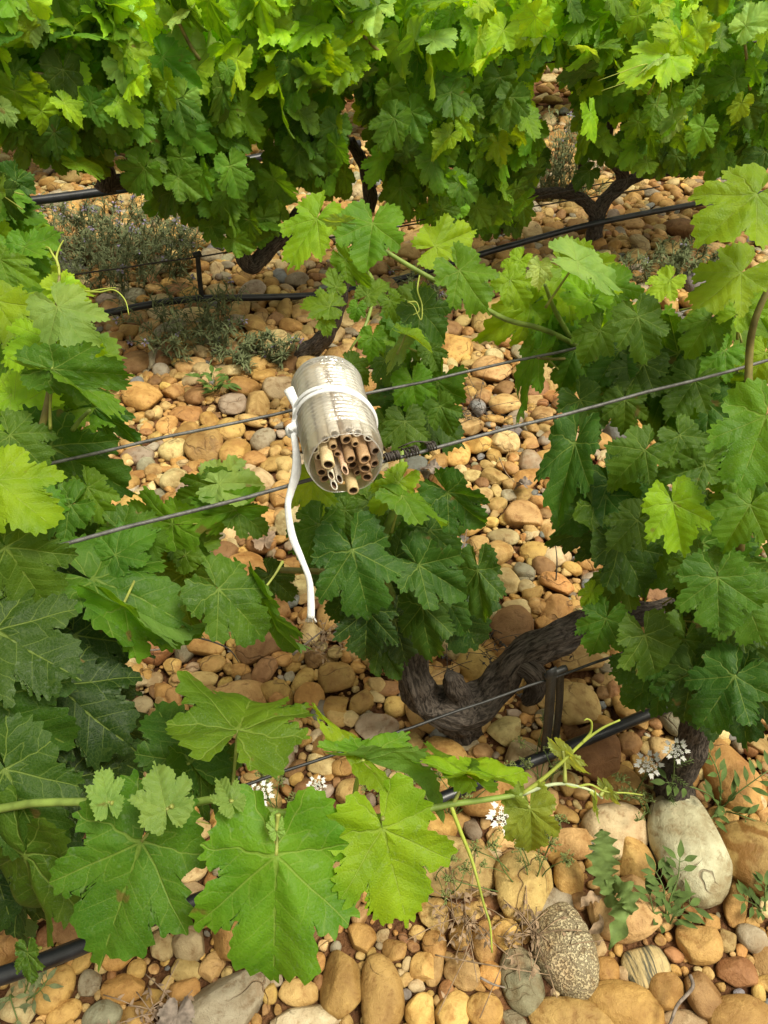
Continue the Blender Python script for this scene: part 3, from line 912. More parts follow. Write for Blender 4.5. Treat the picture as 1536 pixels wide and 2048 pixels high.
for i, s in enumerate(ALLST):
    rg = s.get('rg') or np.random.default_rng(i)
    if i in TOP:
        V, F = stone_shape(rg, 5 if s['score'] > 1040 + 30 else 4, s['a'], s['b'], s['c'], 0, s.get('tilt', 0), s.get('tilt2', 0), s['angu'], 1.0)
        mt = {'plain': M_STONE, 'speckled': M_SPECK, 'striped': M_STRIPE, 'wavy': M_WAVY}[s.get('kd', 'plain')]
        me = mesh('cobble', V, F, mt)
        o = bpy.data.objects.new('cobble', me); COL.objects.link(o)
        o.location = (s['x'], s['y'], s['z']); o.rotation_euler = (0, 0, s['rot'])
        o.color = (*tonev(s['col'], rg), 1)
        if s['hand']: tag(o, s['lab'], 'stone', 'cobbles on the vineyard ground')
        else:
            sh = 'angular' if s['angu'] > .35 else ('long' if s['a'] > 1.35 * s['b'] else 'rounded')
            tag(o, stone_label(s), 'stone', 'cobbles on the vineyard ground')
    else:
        d = math.sqrt(s['x'] ** 2 + s['y'] ** 2 + H * H)
        px = max(s['a'], s['b']) * FP / d
        sub = 4 if px > 34 else (3 if px > 9 else 2)
        V, F = stone_shape(rg, sub, s['a'], s['b'], s['c'], s['rot'], s.get('tilt', 0), s.get('tilt2', 0), s['angu'])
        V = V + np.array([s['x'], s['y'], s['z']])
        mbs.add(V, None, F, tone=(*tonev(s['col'], rg), 1))
o = mbs.build('gravel', M_STONES)
tag(o, 'bed of smaller ochre pebbles and cobbles covering the red soil', 'gravel', kind='stuff')
print('stones', len(ALLST), cnt)

# ------------------------------------------------------------------ trellis wires, pipes
ZW = .72
def wire(name, label, pa, pb, z, rad, ext0, ext1, mat=None, grp=None, cat='wire', fn=None):
    A = fn(*pa) if fn else at_z(*pa, z); B = fn(*pb) if fn else at_z(*pb, z)
    d = (B - A).normalized()
    A = A - d * ext0; B = B + d * ext1
    n = 40
    path = [A.lerp(B, i / n) + Vector((0, 0, .0012 * math.sin(i * 1.9) - .004 * math.sin(math.pi * i / n))) for i in range(n + 1)]
    o = MB().tube(path, rad, 10, smooth=0).build(name, mat or M_WIRE, loc=A)
    return tag(o, label, cat, grp), A, B
near_wire, NA, NB = wire('trellis_wire', 'thick grey wire under the open front end of the bottle', (170, 1072), (1500, 727), ZW, .0023, .9, .9, grp='upper trellis wires')
far_wire, FA_, FB_ = wire('trellis_wire', 'grey wire crossing behind the bottle, the farther of the two upper wires', (205, 898), (1165, 688), ZW, .0021, .9, 1.2, grp='upper trellis wires')
# coiled tie wire on the near wire
def coil(A, B, x0, x1, turns, r, rad, sd):
    """helix along wire between parameters x0..x1 (pixels on the near wire)"""
    d = (B - A).normalized(); s = Vector((-d.y, d.x, 0)).normalized(); u = d.cross(s)
    def on(px):
        best = min((abs(proj(A + d * t)[0] - px), t) for t in [i * .002 for i in range(0, 2000)])
        return A + d * best[1]
    P0, P1 = on(x0), on(x1)
    rd = random.Random(sd); pts = []
    n = int(turns * 10)
    for i in range(n + 1):
        t = i / n
        a = t * turns * 2 * math.pi
        rr = r * (1 + .35 * rd.random())
        pts.append(P0.lerp(P1, min(1, max(0, t + .02 * math.sin(a * .37)))) + s * math.cos(a) * rr + u * math.sin(a) * rr)
    return pts
tw = thing('tie_wire', 'dark rusty tie wire wound round the near wire beside the bottle mouth', 'tie wire', near_wire.location)
tw.location = at_z(800, 900, ZW)
MB().tube(coil(NA, NB, 768, 797, 7, .0038, .0011, 1), .0011, 6, smooth=0).build('coil', M_RUST, tw)
MB().tube(coil(NA, NB, 771, 800, 5, .0046, .0010, 5), .0010, 6, smooth=0).build('coil', M_RUST, tw)
MB().tube(coil(NA, NB, 808, 838, 5, .0046, .0010, 2), .0011, 6, smooth=0).build('coil', M_RUST, tw)
MB().tube(coil(NA, NB, 852, 870, 4, .0043, .0010, 3), .0010, 6, smooth=0).build('coil', M_RUST, tw)
MB().tube([at(797, 896, .865), at(812, 889, .855), at(830, 883, .86), at(850, 884, .865), at(864, 885, .872)], .0009, 6).build('wire_end', M_RUST, tw)
MB().tube([at(822, 899, .86), at(832, 905, .858), at(830, 893, .856), at(820, 896, .86), at(834, 900, .86)], .0010, 6).build('wire_end', M_RUST, tw)

# drip line at the front row
PB = at_z(1100, 1503, .070)
CPIPE = N.dot(PB)
def rowp(c): return lambda px, py: at_row(px, py, c)
def polyline(name, label, cat, pts, rad, mat, seg=14, grp=None, smooth=8):
    o = MB().tube(pts, rad, seg, smooth=smooth).build(name, mat, loc=pts[len(pts) // 2])
    return tag(o, label, cat, grp)
polyline('drip_pipe', 'thick black irrigation pipe lying on the stones of the near row', 'pipe',
         [at_z(-330, 2095, .36), at_z(-60, 1975, .30), at_z(80, 1925, .26), at_z(300, 1838, .19), at_z(560, 1735, .125), at_z(760, 1648, .085), at_z(900, 1590, .072), at_z(1030, 1536, .068),
          at_z(1180, 1476, .070), at_z(1340, 1412, .075), at_z(1560, 1340, .07), at_z(1760, 1270, .06)], .0105, M_PIPE, grp='black drip pipes')
lw, LA, LB = wire('guide_wire', 'thin dark wire hanging low above the near drip pipe', (500, 1564), (1188, 1324), 0, .0022, .5, .5, mat=M_STRAP, fn=rowp(CPIPE), grp='low drip wires')
# strap: two flat bands folded over the low wire and holding the pipe
def ribbon(mb, pts, wdt, thk, side):
    """flat band along pts, side vector = width direction"""
    pts = catmull(pts, 4)
    V = []; n = len(pts)
    for i, p in enumerate(pts):
        t = (pts[min(n - 1, i + 1)] - pts[max(0, i - 1)]).normalized()
        s = side - t * side.dot(t); s.normalize(); nn = t.cross(s)
        for a, b in ((-1, -1), (1, -1), (1, 1), (-1, 1)):
            V.append(tuple(p + s * a * wdt * .5 + nn * b * thk * .5))
    Q = []
    for i in range(n - 1):
        for k in range(4): Q.append([i * 4 + k, i * 4 + (k + 1) % 4, i * 4 + 4 + (k + 1) % 4, i * 4 + 4 + k])
    Q.append([3, 2, 1, 0]); b = (n - 1) * 4; Q.append([b, b + 1, b + 2, b + 3])
    mb.add(V, np.array(Q))
st = thing('pipe_hanger', 'flat black strap folded over the low wire and holding the near drip pipe', 'hanger', at_row(1105, 1500, CPIPE))
rp = rowp(CPIPE - .004)
mb = MB(); ribbon(mb, [rp(1103, 1338), rp(1100, 1400), rp(1094, 1470), rp(1090, 1500)], .017, .0025, U); mb.build('strap', M_STRAP, st, smooth=False)
rp2 = rowp(CPIPE + .006)
mb = MB(); ribbon(mb, [rp2(1120, 1334), rp2(1119, 1400), rp2(1112, 1470), rp2(1106, 1495)], .013, .0025, U); mb.build('strap', M_STRAP, st, smooth=False)
MB().tube([rowp(CPIPE)(1088, 1353), rowp(CPIPE)(1108, 1345), rowp(CPIPE)(1132, 1336)], .0055, 10).build('clamp', M_STRAP, st)
# knot and free end of the low wire at the lower left
kn = thing('wire_clip', 'black wire clip with a free end beside the dark green leaf', 'clip', at(285, 1645, 1.02))
MB().tube([at(272, 1632, 1.03), at(292, 1636, 1.02), at(286, 1660, 1.02), at(274, 1650, 1.02), at(290, 1630, 1.03), at(284, 1668, 1.03)], .0028, 7).build('clip_loop', M_STRAP, kn)
MB().tube([at(290, 1662, 1.03), at(320, 1656, 1.03), at(362, 1662, 1.03)], .0026, 7).build('wire_end', M_STRAP, kn)

# second row
P2 = at_z(1190, 490, 0)
C2 = N.dot(P2)
c2p = C2 - .05
polyline('drip_pipe', 'black irrigation pipe running past the forked vine trunk of the back row', 'pipe',
         [at_row(-140, 676, c2p), at_row(90, 648, c2p), at_row(210, 627, c2p), at_row(300, 609, c2p), at_row(400, 597, c2p), at_row(520, 595, c2p), at_row(640, 590, c2p), at_row(700, 580, c2p), at_row(830, 550, c2p),
          at_row(950, 512, c2p), at_row(1040, 486, c2p), at_row(1190, 447, c2p), at_row(1410, 405, c2p), at_row(1620, 372, c2p), at_row(1900, 330, c2p)], .012, M_PIPE, grp='black drip pipes')
rb = thing('support_rod', 'short black rod standing on the back drip pipe and holding a thin wire', 'rod', at_row(403, 597, c2p))
MB().tube([at_row(404, 602, c2p), at_row(399, 555, c2p), at_row(395, 508, c2p)], .0085, 8).build('rod', M_STRAP, rb)
MB().tube([at_row(386, 511, c2p), at_row(402, 506, c2p)], .010, 8).build('cap', M_STRAP, rb)
wire('guide_wire', 'thin dark wire resting on the short rod of the back drip pipe', (165, 546), (560, 487), 0, .0026, .5, 1.6, mat=M_RUST, fn=rowp(c2p), grp='low drip wires')
c2w = C2 - .22
wire('trellis_wire', 'thin dark wire passing through the foliage of the back row', (400, 187), (1270, 105), 0, .0030, 1.5, 1.2, mat=M_RUST, fn=rowp(c2w), grp='wires of the back row')
wire('trellis_wire', 'thin rusty wire crossing low under the foliage of the back row near the forked trunk', (1035, 400), (1420, 322), 0, .0022, 1.0, 1.2, mat=M_RUST, fn=rowp(C2 - .1), grp='wires of the back row')
C3 = C2 + 1.9
polyline('drip_pipe', 'black pipe far behind, seen under the leaves at the upper left', 'pipe',
         [at_row(-60, 412, C2 + .55), at_row(60, 402, C2 + .55), at_row(200, 384, C2 + .55), at_row(300, 367, C2 + .55), at_row(520, 315, C2 + .55), at_row(720, 288, C2 + .55)], .016, M_PIPE, grp='black drip pipes')

# ------------------------------------------------------------------ the bottle of reeds
ZC = ZW + .0434
BN, BF = at_z(689, 917, ZC), at_z(651, 768, ZC)
ax = (BN - BF).normalized(); LEN = (BN - BF).length
bs = Vector((0, 0, 1)).cross(ax).normalized(); bu = ax.cross(bs)
def pet_mat():
    m, g, out = material('clear_plastic')
    tr = g.n('BsdfTransparent'); g.put(tr.inputs[0], (.97, .98, .98))
    gl = g.n('BsdfGlossy'); gl.inputs['Roughness'].default_value = .24; g.put(gl.inputs['Normal'], g.bump(g.noise(g.n('NewGeometry').outputs['Position'], 130.0, 3), .6, .004)); g.put(gl.inputs[0], (1, 1, 1))
    df = g.n('BsdfTranslucent'); g.put(df.inputs[0], (1, 1, 1))
    fr = g.n('Fresnel'); fr.inputs[0].default_value = 1.6
    a = g.n('MixShader'); g.put(a.inputs[0], g.m('MULTIPLY_ADD', fr.outputs[0], 1.5, .09, clamp=True)); g.put(a.inputs[1], tr.outputs[0]); g.put(a.inputs[2], gl.outputs[0])
    b = g.n('MixShader'); b.inputs[0].default_value = .33; g.put(b.inputs[1], a.outputs[0]); g.put(b.inputs[2], df.outputs[0])
    g.put(out.inputs[0], b.outputs[0])
    return m
M_PLAST = pet_mat()
def reed_mat():
    m, g, out = material('reed')
    oi = g.n('ObjectInfo')
    pos = g.n('TexCoord').outputs['Object']
    mp = g.n('Mapping'); g.put(mp.inputs[0], pos); mp.inputs['Scale'].default_value = (1, 1, .05)
    n = g.noise(mp.outputs[0], 600, 3)
    c = g.mix(g.ss(n, .3, .7), g.mix(1.0, oi.outputs['Color'], (.78, .72, .62), 'MULTIPLY'), oi.outputs['Color'])
    g.put(out.inputs[0], principled(g, c, .45, .4, g.bump(n, .3, .001)))
    return m
M_REED = reed_mat()
M_REED_SHADED = simple('reed_inner_shaded', (.10, .06, .035), .9, .05, 300, .4)  # brown inner wall, its colour darkened to carry the hollow's shade
hotel = thing('insect_hotel', 'clear ribbed plastic bottle packed with hollow reeds lying across the two upper wires', 'insect hotel', BF.lerp(BN, .5) - Vector((0, 0, .043)))
# shell profile: (position along the axis 0 far .. 1 near, radius)
prof = []
Rb = .0434
nseg = 150
for i in range(nseg + 1):
    t = i / nseg
    r = Rb
    if t < .10: r = Rb * (.80 + .20 * math.sin(t / .10 * math.pi / 2))
    if t > .90: r = Rb * (1 - .09 * ((t - .90) / .10) ** 1.6)
    if .04 < t < .90: r -= .0024 * (0.5 + .5 * math.cos(t * 2 * math.pi * 22 + .5 * math.sin(t * 19))) * (1 if not .50 < t < .56 else .3)
    prof.append((t * LEN * 1.10 - LEN * .04, r))
seg = 72
V = []
crg = random.Random(4)
for k, (s, r) in enumerate(prof):
    for j in range(seg):
        a = 2 * math.pi * j / seg
        wob = 1 + .012 * math.sin(3 * a + s * 60) + .008 * math.sin(7 * a - s * 90)
        cut = 0
        V.append(tuple(BF + ax * s + (bs * math.cos(a) + bu * math.sin(a)) * r * wob))
i = np.arange(nseg)[:, None] * seg; j = np.arange(seg)[None, :]; kk = (j + 1) % seg
F = np.stack([i + j, i + kk, i + seg + kk, i + seg + j], -1).reshape(-1, 4)
# far end closed like the base of a bottle
Vb = [tuple(BF + ax * (prof[0][0] + .006 * (1 - q) ) + (bs * math.cos(2 * math.pi * j / seg) + bu * math.sin(2 * math.pi * j / seg)) * prof[0][1] * q) for q in (.66, .33, .02) for j in range(seg)]
o0 = len(V)
V += Vb
Fb = []
for j in range(seg):
    Fb.append([0 + j, o0 + j, o0 + (j + 1) % seg, (j + 1) % seg])
    for q in (0, 1): Fb.append([o0 + q * seg + j, o0 + (q + 1) * seg + j, o0 + (q + 1) * seg + (j + 1) % seg, o0 + q * seg + (j + 1) % seg])
link('bottle', mesh('bottle', V, np.concatenate([F, np.array(Fb)]), M_PLAST), hotel)
# the cut rim, a clear lip with a jagged scalloped upper edge
mbr = MB()
rim = [BF + ax * (prof[-1][0] + .0015 * math.sin(5 * a)) + (bs * math.cos(a) + bu * math.sin(a)) * prof[-1][1] for a in [2 * math.pi * q / 60 for q in range(61)]]
mbr.tube(rim, .0007, 6, smooth=0).build('bottle_rim', M_PLAST, hotel)
# reeds: positions in the mouth in pixels of the photo (relative to the mouth centre), radius px, how far they stick out, colour
REEDS = [(653, 914, 14, .012, (.74, .60, .36)), (627, 898, 11, -.004, (.60, .58, .42)), (685, 921, 7, .016, (.66, .46, .33)), (699, 911, 11, .004, (.38, .25, .14)), (727, 909, 13, .006, (.52, .34, .19)),
         (751, 903, 11, -.006, (.36, .27, .20)), (728, 929, 13, .004, (.42, .28, .16)), (748, 923, 10, .000, (.40, .28, .18)), (734, 951, 12, .000, (.40, .26, .15)), (643, 944, 11, -.004, (.50, .34, .20)),
         (659, 937, 7, .010, (.72, .66, .52)), (675, 942, 7, .012, (.80, .76, .66)), (664, 953, 7, .014, (.82, .80, .72)), (702, 964, 13, .014, (.60, .48, .26)), (650, 958, 11, -.006, (.36, .24, .14)),
         (707, 936, 12, -.012, (.34, .22, .13)), (672, 880, 11, -.018, (.95, .92, .84)), (718, 877, 11, -.018, (.94, .92, .86)), (740, 886, 10, -.016, (.95, .93, .87)), (695, 888, 12, -.014, (.42, .29, .17)),
         (640, 920, 10, -.012, (.62, .52, .36)), (672, 965, 9, -.008, (.44, .32, .20)), (700, 874, 8, -.020, (.55, .50, .44)), (716, 950, 8, -.01, (.45, .32, .2)), (652, 888, 11, -.016, (.66, .60, .46)), (757, 942, 8, -.012, (.66, .60, .50)),
         (676, 915, 8, -.012, (.40, .26, .15)), (668, 900, 9, -.012, (.50, .36, .2)), (712, 893, 8, -.01, (.48, .33, .18))]
for (px, py, pr, out_, colr) in REEDS:
    c = BN
    r = ray(px, py)
    tt = (BN - CAM).dot(ax) / r.dot(ax)
    hit = CAM + r * tt
    off = hit - BN
    y0 = off.dot(bs); z0 = off.dot(bu)
    rr = pr * .783 / FP * .96
    m = math.hypot(y0, z0)
    lim = Rb * .955 - rr
    if m > lim: y0 *= lim / m; z0 *= lim / m
    e1 = BN + bs * y0 + bu * z0 + ax * (out_ * .8 + .004)
    e0 = BF + bs * y0 * .93 + bu * z0 * .93 + ax * (.001 + .006 * random.random())
    d = (e1 - e0).normalized(); L = (e1 - e0).length
    s1 = Vector((0, 0, 1)).cross(d).normalized(); u1 = d.cross(s1)
    rings = [(0, rr * .94), (L * .35, rr), (L * .36, rr * 1.05), (L * .37, rr), (L - .0008, rr), (L, rr * .96), (L, rr * .66), (L - .001, rr * .62), (L - .055, rr * .58), (L - .056, .0001)]
    sl = random.uniform(-.25, .25)
    V = []
    for (s, q) in rings:
        for j in range(20):
            a = 2 * math.pi * j / 20
            sh = sl * rr * math.cos(a) * 1.2 if s > L - .01 else 0
            if pr <= 7: sh = 1.6 * rr * math.cos(a + 1) if s > L - .01 else 0
            V.append(tuple(e0 + d * (s + sh * q / rr) + (s1 * math.cos(a) + u1 * math.sin(a) * .95) * q))
    i = np.arange(len(rings) - 1)[:, None] * 20; j = np.arange(20)[None, :]; kk = (j + 1) % 20
    F = np.stack([i + j, i + kk, i + 20 + kk, i + 20 + j], -1).reshape(-1, 4)
    o = link('reed', mesh('reed', V, F, [M_REED, M_REED_SHADED], matidx=np.repeat([0] * 6 + [1] * 3, 20)), hotel)
    o.color = (*colr, 1)
# the white cord
cord = thing('cord', 'white cord tied round the bottle with its long loose end hanging down', 'cord', BF.lerp(BN, .4) - Vector((0, 0, .045)))
cc = BF.lerp(BN, .56)
def ringpt(a, t, r=Rb + .0012):
    c = BF + ax * (LEN * t)
    return c + (bs * math.cos(a) + bu * math.sin(a)) * r
mb = MB()
ring = [ringpt(2 * math.pi * q / 48, .50 + .10 * math.cos(2 * math.pi * q / 48 - .2) * (1 if True else 0)) for q in range(49)]
# a flat band
def band(mb, pts, cen, wdt, thk):
    V = []; n = len(pts)
    for i, p in enumerate(pts):
        t = (pts[min(n - 1, i + 1)] - pts[max(0, i - 1)]).normalized()
        o_ = (p - cen(i)).normalized()
        s = t.cross(o_).normalized()
        for q in range(8):
            a = 2 * math.pi * q / 8
            V.append(tuple(p + s * math.cos(a) * wdt * .5 + o_ * math.sin(a) * thk * .5))
    Q = [[i * 8 + k, i * 8 + (k + 1) % 8, i * 8 + 8 + (k + 1) % 8, i * 8 + 8 + k] for i in range(n - 1) for k in range(8)]
    mb.add(V, np.array(Q))
band(mb, ring, lambda i: BF + ax * (LEN * .5), .0072, .0036)
ring2 = [ringpt(2 * math.pi * q / 48, .565 + .07 * math.cos(2 * math.pi * q / 48 - .1), Rb + .0022) for q in range(49)]
band(mb, ring2, lambda i: BF + ax * (LEN * .5), .0060, .003)
mb.build('loop', M_CORD, cord)
LK = at(585, 857, .835)
mb = MB()
mb.tube([LK + Vector((.004, 0, .006)), LK + Vector((-.004, -.004, .003)), LK + Vector((-.003, -.004, -.006)), LK + Vector((.004, -.003, -.004)), LK + Vector((.003, -.004, .005)), LK + Vector((-.002, -.006, .002))], .0036, 10)
mb.build('knot', M_CORD, cord)
mb = MB(); mb.tube([LK, at(591, 835, .835), at(592, 812, .84), at(585, 795, .845), at(577, 778, .85)], [.0035, .0042, .0048, .0055, .0062], 10, flat=.45); mb.build('short_end', M_CORD, cord)
CK = N.dot(LK)
mb = MB(); mb.tube([LK, at(592, 900, .825), at(592, 945, .82), at(581, 985, .82), at(576, 1015, .82), at(585, 1070, .825), at(602, 1115, .83), at(618, 1160, .835), at(621, 1200, .84), at(622, 1236, .845)],
                   [.0038, .0042, .0050, .0042, .0036, .0040, .0036, .0034, .0038, .0048], 14, flat=.5, groove=.16, gseed=3, twist=60); mb.build('long_end', M_CORD, cord)
mb = MB()
for q in range(14):
    a = random.uniform(-1, 1)
    e = at(622, 1234, .845)
    mb.tube([e + Vector((a * .002, 0, .004)), e + Vector((a * .0045, random.uniform(-.002, .002), -.002)), e + Vector((a * .007, 0, -.008 - random.random() * .003))], .0006, 4, smooth=3)
mb.build('frayed_tip', M_CORD, cord)

# ------------------------------------------------------------------ vines of the near row
def cane(vine, pts, rad, mat=None, name='cane', seg=10, **kw):
    """pts: (px, py, d)"""
    P = [at(*p) for p in pts]
    o = MB().tube(P, rad, seg, **kw).build(name, mat or M_CANE, vine)
    return o
def curl(vine, pts, rad=.0009, mat=None):
    P = [at(*p) for p in pts]
    r0 = [rad * 1.5, rad, rad * .6]
    return MB().tube(P, r0, 6).build('tendril', mat or M_TEND, vine)
C1 = N.dot(at_z(880, 1430, 0))
def trunk(vine, P, rad, name='trunk', seg=40, sd=1, tw=9, groove=.13):
    P2_ = catmull(P, 12)
    V, F, T, UV = tube_vf(P2_, rad, seg, groove=groove, gseed=sd, twist=tw)
    mb = MB(); mb.add(V, F, T, UV)
    return mb.build(name, M_BARK, vine)
r1 = rowp(C1)
left_v = thing('grape_vine', 'near grape vine at the lower left with a long cane of big toothed leaves', 'grape vine', at_z(-250, 1750, 0), 'grape vines in rows')
mid_v = thing('grape_vine', 'near grape vine with a knotty twisted trunk lying low, its leaves under the bottle', 'grape vine', at_z(890, 1435, 0), 'grape vines in rows')
right_v = thing('grape_vine', 'near grape vine filling the right side with dense broad leaves', 'grape vine', at_z(1365, 1560, 0), 'grape vines in rows')
slim_v = thing('grape_vine', 'slender leaning vine trunk standing alone behind the bottle with a few leaves', 'grape vine', at_z(603, 725, 0), 'grape vines in rows')

# trunks
q5, q8 = rowp(C1 - .05), rowp(C1 - .065)
trunk(mid_v, [rowp(C1 - .02)(800, 1230), rowp(C1 - .03)(815, 1300), q5(832, 1362), q5(850, 1398), q8(885, 1418), q8(930, 1416), q8(975, 1392), q8(1012, 1352), q8(1042, 1315), q8(1078, 1291), q8(1120, 1274), q5(1165, 1252), q5(1260, 1236), q5(1340, 1215), q5(1400, 1170)],
      [.018, .022, .028, .031, .036, .037, .033, .029, .027, .030, .029, .026, .022, .019, .016], sd=5, tw=14, groove=.14, seg=56)
trunk(mid_v, [q8(925, 1412), q8(916, 1386), rowp(C1 - .075)(906, 1364), rowp(C1 - .08)(902, 1352)], [.026, .020, .018, .010], name='spur', seg=28, sd=9)
trunk(mid_v, [q8(1034, 1325), rowp(C1 - .09)(1062, 1340), rowp(C1 - .10)(1076, 1366), rowp(C1 - .10)(1066, 1392), rowp(C1 - .09)(1052, 1402)], [.022, .020, .018, .017, .010], name='spur', seg=28, sd=12)
trunk(mid_v, [q8(900, 1420), at_z(925, 1452, .02), at_z(938, 1470, -.04)], [.034, .036, .04], name='trunk_foot', seg=36, sd=14)
RB = at_z(1350, 1590, 0); cR = N.dot(RB); qR = rowp(cR)
trunk(right_v, [RB - Vector((0, 0, .03)), qR(1352, 1560), qR(1372, 1525), qR(1385, 1480), qR(1400, 1430), qR(1430, 1370), qR(1450, 1320)], [.036, .029, .025, .023, .021, .019, .017], sd=15, groove=.12)
trunk(left_v, [at_z(-250, 1750, -.02), at_z(-240, 1740, .15), at_z(-200, 1720, .32)], [.04, .034, .03], sd=21)
trunk(slim_v, [at_z(600, 728, -.01), at_z(604, 712, .03), at_z(632, 690, .08), at_z(662, 655, .15), at_z(680, 600, .24), at_z(688, 540, .33), at_z(700, 510, .38)], [.036, .032, .027, .024, .021, .018, .012], sd=25)

# canes and tendrils
cane(left_v, [(-120, 1640, .70), (30, 1612, .67), (95, 1605, .655), (230, 1604, .645), (350, 1610, .635), (450, 1598, .63), (555, 1625, .625), (670, 1627, .622), (765, 1635, .62), (870, 1615, .62), (905, 1608, .62), (980, 1598, .62), (1045, 1588, .62)],
     [.0042, .0038, .0036, .0035, .0036, .0032, .0032, .0030, .0030, .0028, .0026, .0024, .0020])
cane(left_v, [(1045, 1588, .62), (1090, 1572, .62), (1130, 1568, .62), (1180, 1580, .62), (1205, 1597, .62)], [.0020, .0014, .0011, .0008], M_BUD, name='shoot_tip')
for nx_, ny_ in ((230, 1604), (350, 1612), (463, 1600), (556, 1626), (765, 1636), (905, 1608), (1043, 1589)):
    MB().tube([at(nx_ - 7, ny_ + 1, .632), at(nx_, ny_, .628), at(nx_ + 7, ny_ - 1, .628)], [.0034, .0047, .0034], 10).build('cane_node', M_CANER, left_v)
curl(left_v, [(1045, 1588, .62), (1080, 1562, .62), (1120, 1528, .62), (1165, 1485, .62), (1205, 1456, .62), (1240, 1440, .62)], .0014)
curl(left_v, [(1165, 1485, .62), (1181, 1465, .62), (1183, 1445, .615), (1175, 1438, .61), (1168, 1441, .61)], .0009)
curl(left_v, [(902, 1612, .62), (920, 1660, .62), (942, 1715, .62), (955, 1760, .615), (968, 1810, .615), (980, 1850, .61), (984, 1905, .61)], .0013)
curl(left_v, [(1130, 1568, .62), (1150, 1574, .62), (1180, 1569, .62), (1210, 1583, .62), (1255, 1586, .62), (1285, 1590, .62)], .0009)
curl(left_v, [(350, 1610, .635), (325, 1625, .62), (330, 1650, .62), (375, 1640, .62), (420, 1648, .62)], .0006)
curl(left_v, [(555, 1625, .63), (585, 1615, .62), (620, 1617, .62), (660, 1622, .62)], .0007)
# left upright shoot
cane(left_v, [(60, 910, .84), (80, 865, .83), (96, 800, .82), (104, 740, .81), (110, 660, .805), (114, 600, .80), (119, 550, .80)], [.0042, .0040, .0036, .0032, .0026, .0020, .0014], M_CANER)
curl(left_v, [(119, 552, .80), (116, 528, .80), (105, 508, .80), (98, 496, .80), (91, 494, .80)], .0011)
curl(left_v, [(117, 535, .80), (113, 515, .80), (119, 495, .80), (127, 480, .80)], .0011)
curl(left_v, [(170, 582, .80), (200, 584, .80), (228, 580, .80), (250, 600, .80), (258, 630, .80)], .0008)
curl(left_v, [(180, 583, .80), (205, 578, .80), (232, 575, .80)], .0007)
cane(left_v, [(145, 860, .86), (160, 840, .85), (180, 820, .84)], [.003, .0024, .002], M_CANE)
# shoot over the middle
cane(mid_v, [(1420, 1010, 1.26), (1300, 860, 1.22), (1210, 745, 1.16), (1165, 700, 1.12), (1090, 660, 1.04), (1010, 638, .98), (930, 592, .94), (850, 550, .92), (775, 505, .90), (722, 468, .89), (690, 470, .89), (640, 441, .885)],
     [.0050, .0048, .0044, .0040, .0037, .0034, .0032, .0030, .0028, .0026, .0022, .0016])
curl(mid_v, [(840, 545, .92), (835, 580, .91), (844, 610, .90), (842, 640, .90), (828, 612, .90), (818, 605, .90)], .0008)
curl(mid_v, [(815, 605, .90), (832, 604, .90), (838, 622, .90), (826, 630, .90)], .0007)
cane(right_v, [(1400, 1200, 1.25), (1350, 1050, 1.22), (1250, 850, 1.2), (1200, 770, 1.18), (1120, 640, 1.06), (1090, 570, .98)], [.0058, .0054, .0050, .0044, .0036, .0024])
cane(right_v, [(1480, 1100, 1.05), (1495, 900, 1.0), (1498, 720, .97), (1510, 640, .94), (1545, 560, .92)], [.0062, .0056, .005, .0045, .004], M_CANER)
cane(right_v, [(1075, 716, 1.04), (1120, 718, 1.10), (1165, 712, 1.14)], [.0018, .0022, .0024], M_CANER)
cane(mid_v, [(560, 1140, .98), (620, 1142, .98), (680, 1144, .97), (760, 1150, .97), (880, 1180, 1.0)], [.0042, .0042, .0045, .005, .006], M_CANER)
cane(mid_v, [(830, 1340, 1.3), (800, 1230, 1.15), (760, 1120, 1.02), (790, 1010, .96), (800, 960, .95), (805, 900, .95)], [.008, .007, .006, .0045, .004, .003])
cane(mid_v, [(880, 1280, 1.2), (930, 1180, 1.1), (1000, 1215, 1.1)], [.006, .004, .003], M_CANER)
cane(slim_v, [(690, 560, 2.2), (660, 600, 2.1), (640, 660, 2.05)], [.007, .006, .004])
cane(slim_v, [(700, 515, 2.3), (745, 560, 2.2), (735, 640, 2.1), (700, 700, 2.1)], [.007, .006, .005, .003], M_CANE)

# leaves seen one by one: origin px, tip px, tone, depth, tip depth change, roll, width factor, petiole end
WIRES = []
for (Aw, Bw, xa, xb) in ((NA, NB, 170, 1500), (FA_, FB_, 205, 1165)):
    WIRES.append(([proj(Aw.lerp(Bw, i / 300)) for i in range(301)], xa, xb))
_leafpx = leafpx
def leafpx(vine, ox, oy, tx, ty, tone, d=.8, dt=0.0, **kw):
    L = math.hypot(tx - ox, ty - oy)
    cx, cy = ox + (tx - ox) * .35, oy + (ty - oy) * .35
    for W, xa, xb in WIRES:
        if not (xa - 30 < cx < xb + L * .3): continue
        wp = min(W, key=lambda q: abs(q[0] - cx))
        if abs(wp[1] - cy) < L * .85 + 12:
            d = max(d, wp[2] + .05 + abs(dt))
    if vine is mid_v and abs(cx - 605) < 30 + L * .7 and 900 < cy < 1240: d = max(d, .90)
    return _leafpx(vine, ox, oy, tx, ty, tone, d, dt, **kw)
LV = left_v
A_ = leafpx
A_(LV, 282, 1684, 196, 1925, 'mid', .62, -.01, roll=0, wide=1.02, pet=(345, 1612), var=0)
A_(LV, 552, 1712, 543, 1990, 'green', .58, -.01, wide=1.0, pet=(556, 1628), var=4)
A_(LV, 765, 1657, 815, 1848, 'bright', .60, 0, wide=1.04, pet=(766, 1636), var=8)
A_(LV, 476, 1458, 520, 1330, 'green', .62, .085, roll=0, wide=1.08, pet=(464, 1600), var=1)
A_(LV, 380, 1525, 308, 1402, 'deep', .68, .02, wide=.95, pet=(235, 1596), var=5)
